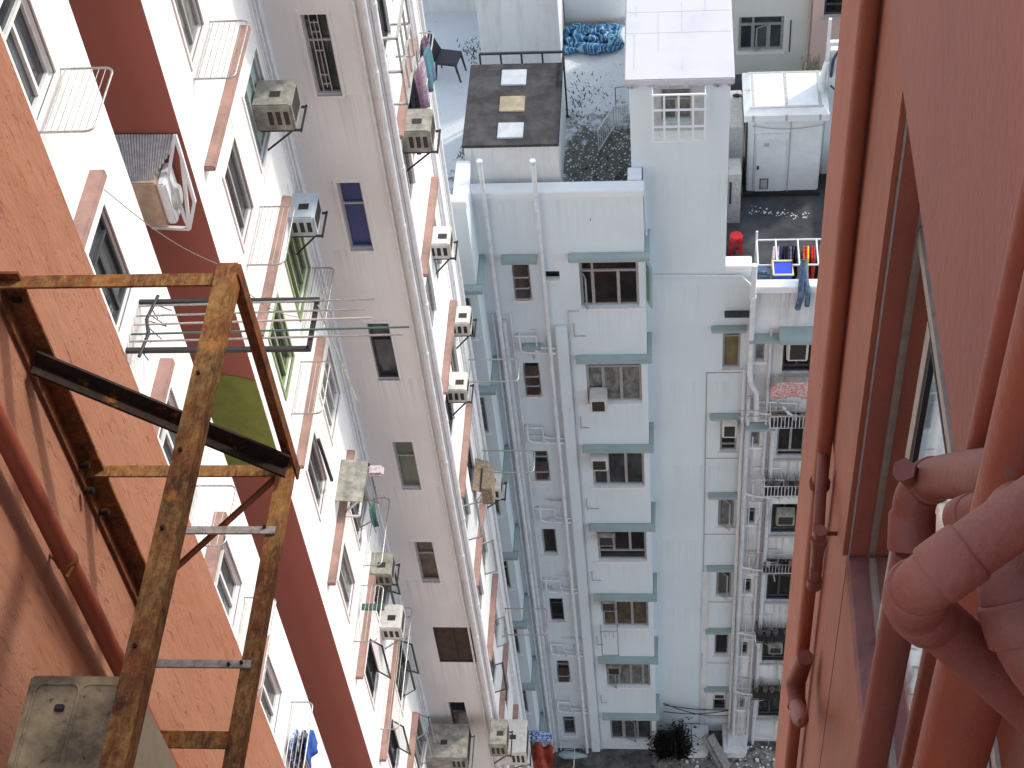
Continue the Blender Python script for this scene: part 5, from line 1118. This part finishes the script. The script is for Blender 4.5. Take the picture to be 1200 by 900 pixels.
# cage racks on the bay
b = thing('drying_rack', (-1.4, 22.0, P(715, 742, Y=22.0).z), 'hanging grey cage rack between the fifth and sixth bay windows', 'drying rack')
m = MB(); a_, c_ = P(704, 740, Y=21.9), P(725, 768, Y=21.9)
m.tube([(a_.x,21.9,a_.z),(c_.x,21.9,a_.z),(c_.x,21.9,c_.z),(a_.x,21.9,c_.z),(a_.x,21.9,a_.z)], .015, 6)
for i in range(1,4): x_ = a_.x+(c_.x-a_.x)*i/4; m.tube([(x_,21.9,a_.z),(x_,21.9,a_.z-.2-.1*(i%2))], .008, 5)
m.tube([(a_.x,21.9,a_.z),(a_.x,22.1,a_.z)], .012, 5); m.tube([(c_.x,21.9,a_.z),(c_.x,22.1,a_.z)], .012, 5); build('frame', m, 'steel', b)

# ------------------------------------------------------------------ alley floor clutter
def gp(px, py, z=GZ): return P(px, py, Z=z)
for (x0p, x1p, yp_, lab) in ((803, 829, 889, 'grey water tank on the left of the alley planks'), (848, 874, 889, 'grey water tank with moss on the right of the alley planks')):
    a_, b_ = gp(x0p, yp_, GZ+.0), gp(x1p, yp_, GZ+.0); h = .38
    b = thing('water_tank', ((a_.x+b_.x)/2, a_.y+.4, GZ), lab, 'tank'); m = MB(); m.bbox((a_.x, a_.y, GZ), (b_.x, a_.y+.8, GZ+h), .05); build('tank_body', m, 'cwall2', b)
    m = MB(); m.bbox((a_.x-.03, a_.y-.04, GZ+h), (b_.x+.03, a_.y+.84, GZ+h+.06), .02); m.bbox((a_.x+.1, a_.y+.1, GZ+h+.05), (b_.x-.1, a_.y+.7, GZ+h+.1), .02); build('lid', m, 'cwall2', b)
for i, (p0, p1) in enumerate((((826, 862), (846, 898)), ((832, 862), (853, 900)))):
    a_, b_ = gp(*p0, GZ+.9), gp(*p1, GZ+.15); m = MB(); m.bar(a_, b_, .22, .05); build('plank', m, 'board', None, ['weathered grey plank leaning between the two tanks, left one', 'weathered grey plank leaning between the two tanks, right one'][i], 'plank', 'planks in the alley')
m = MB()
for i in range(500):
    p_ = gp(random.uniform(765, 915), random.uniform(880, 925)); chunk(m, p_.x, p_.y, GZ, random.uniform(.03, .14))
build('alley_rubble', m, 'board', None, 'grey rubble covering the alley floor', 'rubble', kind='stuff')
m = MB()
for i in range(160):
    p_ = gp(random.uniform(780, 915), random.uniform(875, 915)); chunk(m, p_.x, p_.y, GZ+.03, random.uniform(.015, .06))
build('alley_litter', m, 'white_metal', None, 'pale litter scattered on the alley rubble', 'litter', kind='stuff')
for (px, py, lab, h) in ((778, 886, 'dead brown shrub against the foot of the bay', 1.1), (794, 890, 'tall dead dark shrub in the alley beside the left tank', 1.9)):
    c = gp(px, py); b = thing('dead_shrub', c, lab, 'plant')
    m = MB(); m2 = MB()
    for i in range(60):
        an = random.uniform(0, 6.28); r_ = random.uniform(.1, .75); t_ = V((c.x+r_*.55*math.cos(an), c.y+r_*.4*math.sin(an), GZ+h*random.uniform(.5,1)))
        m.tube([c, (c+t_)/2+V((random.gauss(0,.1),random.gauss(0,.1),.1)), t_], [.03,.02,.008], 5)
        for k_ in range(26):
            q_ = c.lerp(t_, random.uniform(.35, 1))+V((random.gauss(0,.12), random.gauss(0,.12), random.gauss(0,.12))); s_ = random.uniform(.03,.09)
            m2.add([q_, q_+V((s_,random.uniform(-s_,s_),s_*.5)), q_+V((random.uniform(-s_,s_),s_,-s_))], [[0,1,2]])
    build('stems', m, 'dead', b); build('dead_leaves', m2, 'dead', b, fix=False)
c = gp(806, 870)
for i, (z0_, z1_, sg) in enumerate(((1.55, 1.35, .12), (1.7, 1.1, .3), (1.3, 1.5, .2))):
    m = MB(); m.tube([(-.3+2.0*j/10, 22.62-.03*i, GZ+z0_+(z1_-z0_)*j/10-sg*math.sin(math.pi*j/10)) for j in range(11)], .014, 6)
    build('cable', m, 'black_steel', None, ['upper loose dark cable slung low across the foot of the wall', 'deepest sagging dark cable across the foot of the wall', 'lowest loose dark cable across the foot of the wall'][i], 'cable', 'cables in the alley')
# red and blue tarpaulin and parasol at the bottom left of the light well
c = P(628, 890, Y=20.5); m = MB(); vs = []; n, k_ = 16, 10
for j in range(k_+1):
    for i in range(n+1): vs.append((c.x-.45+.9*i/n, c.y-.5+1.0*j/k_, c.z+.12*math.sin(i*1.1+j*.5)+.08*math.sin(j*1.7)-.0-.3*abs(i/n-.5)))
m.add(vs, [[j*(n+1)+i, j*(n+1)+i+1, (j+1)*(n+1)+i+1, (j+1)*(n+1)+i] for j in range(k_) for i in range(n)], True)
m.add([(v[0], v[1], v[2]-.02) for v in vs], [[j*(n+1)+i, (j+1)*(n+1)+i, (j+1)*(n+1)+i+1, j*(n+1)+i+1] for j in range(k_) for i in range(n)], True)
build('awning_cloth', m, CL['orangered'], None, 'sagging orange red cloth at the bottom of the light well', 'awning')
m = MB(); m.bbox((c.x-.3, c.y+.52, c.z-.1), (c.x+.4, c.y+.8, c.z+.1), .08); build('cloth_roll', m, CL['bluewhite'], None, 'rolled blue cloth behind the orange red awning', 'cloth')
a_, b_ = P(655, 884, Y=21.6), P(688, 886, Y=21.6); m = MB(); m.tube([a_, a_.lerp(b_, .2), a_.lerp(b_, .6), b_], [.04, .12, .10, .03], 12); build('folded_parasol', m, 'teal', None, 'folded teal parasol lying level at the bottom of the light well', 'parasol')

for i, (pa, pb, fa, fb2, sg, lab) in enumerate((((122,222),(262,312),XW1,XW2,.15,'thin slack wire from the pink ledge across the dark red stripe'), ((262,318),(352,372),XW2,XW2,.2,'thin slack wire beside the green framed windows'))):
    a_, b_ = P(*pa, X=fa+.1), P(*pb, X=fb2+.15)
    m = MB(); m.tube([a_.lerp(b_, j/10)-V((0,0,sg*math.sin(math.pi*j/10))) for j in range(11)], .005, 5); build('wire', m, 'wire', None, lab, 'wire')
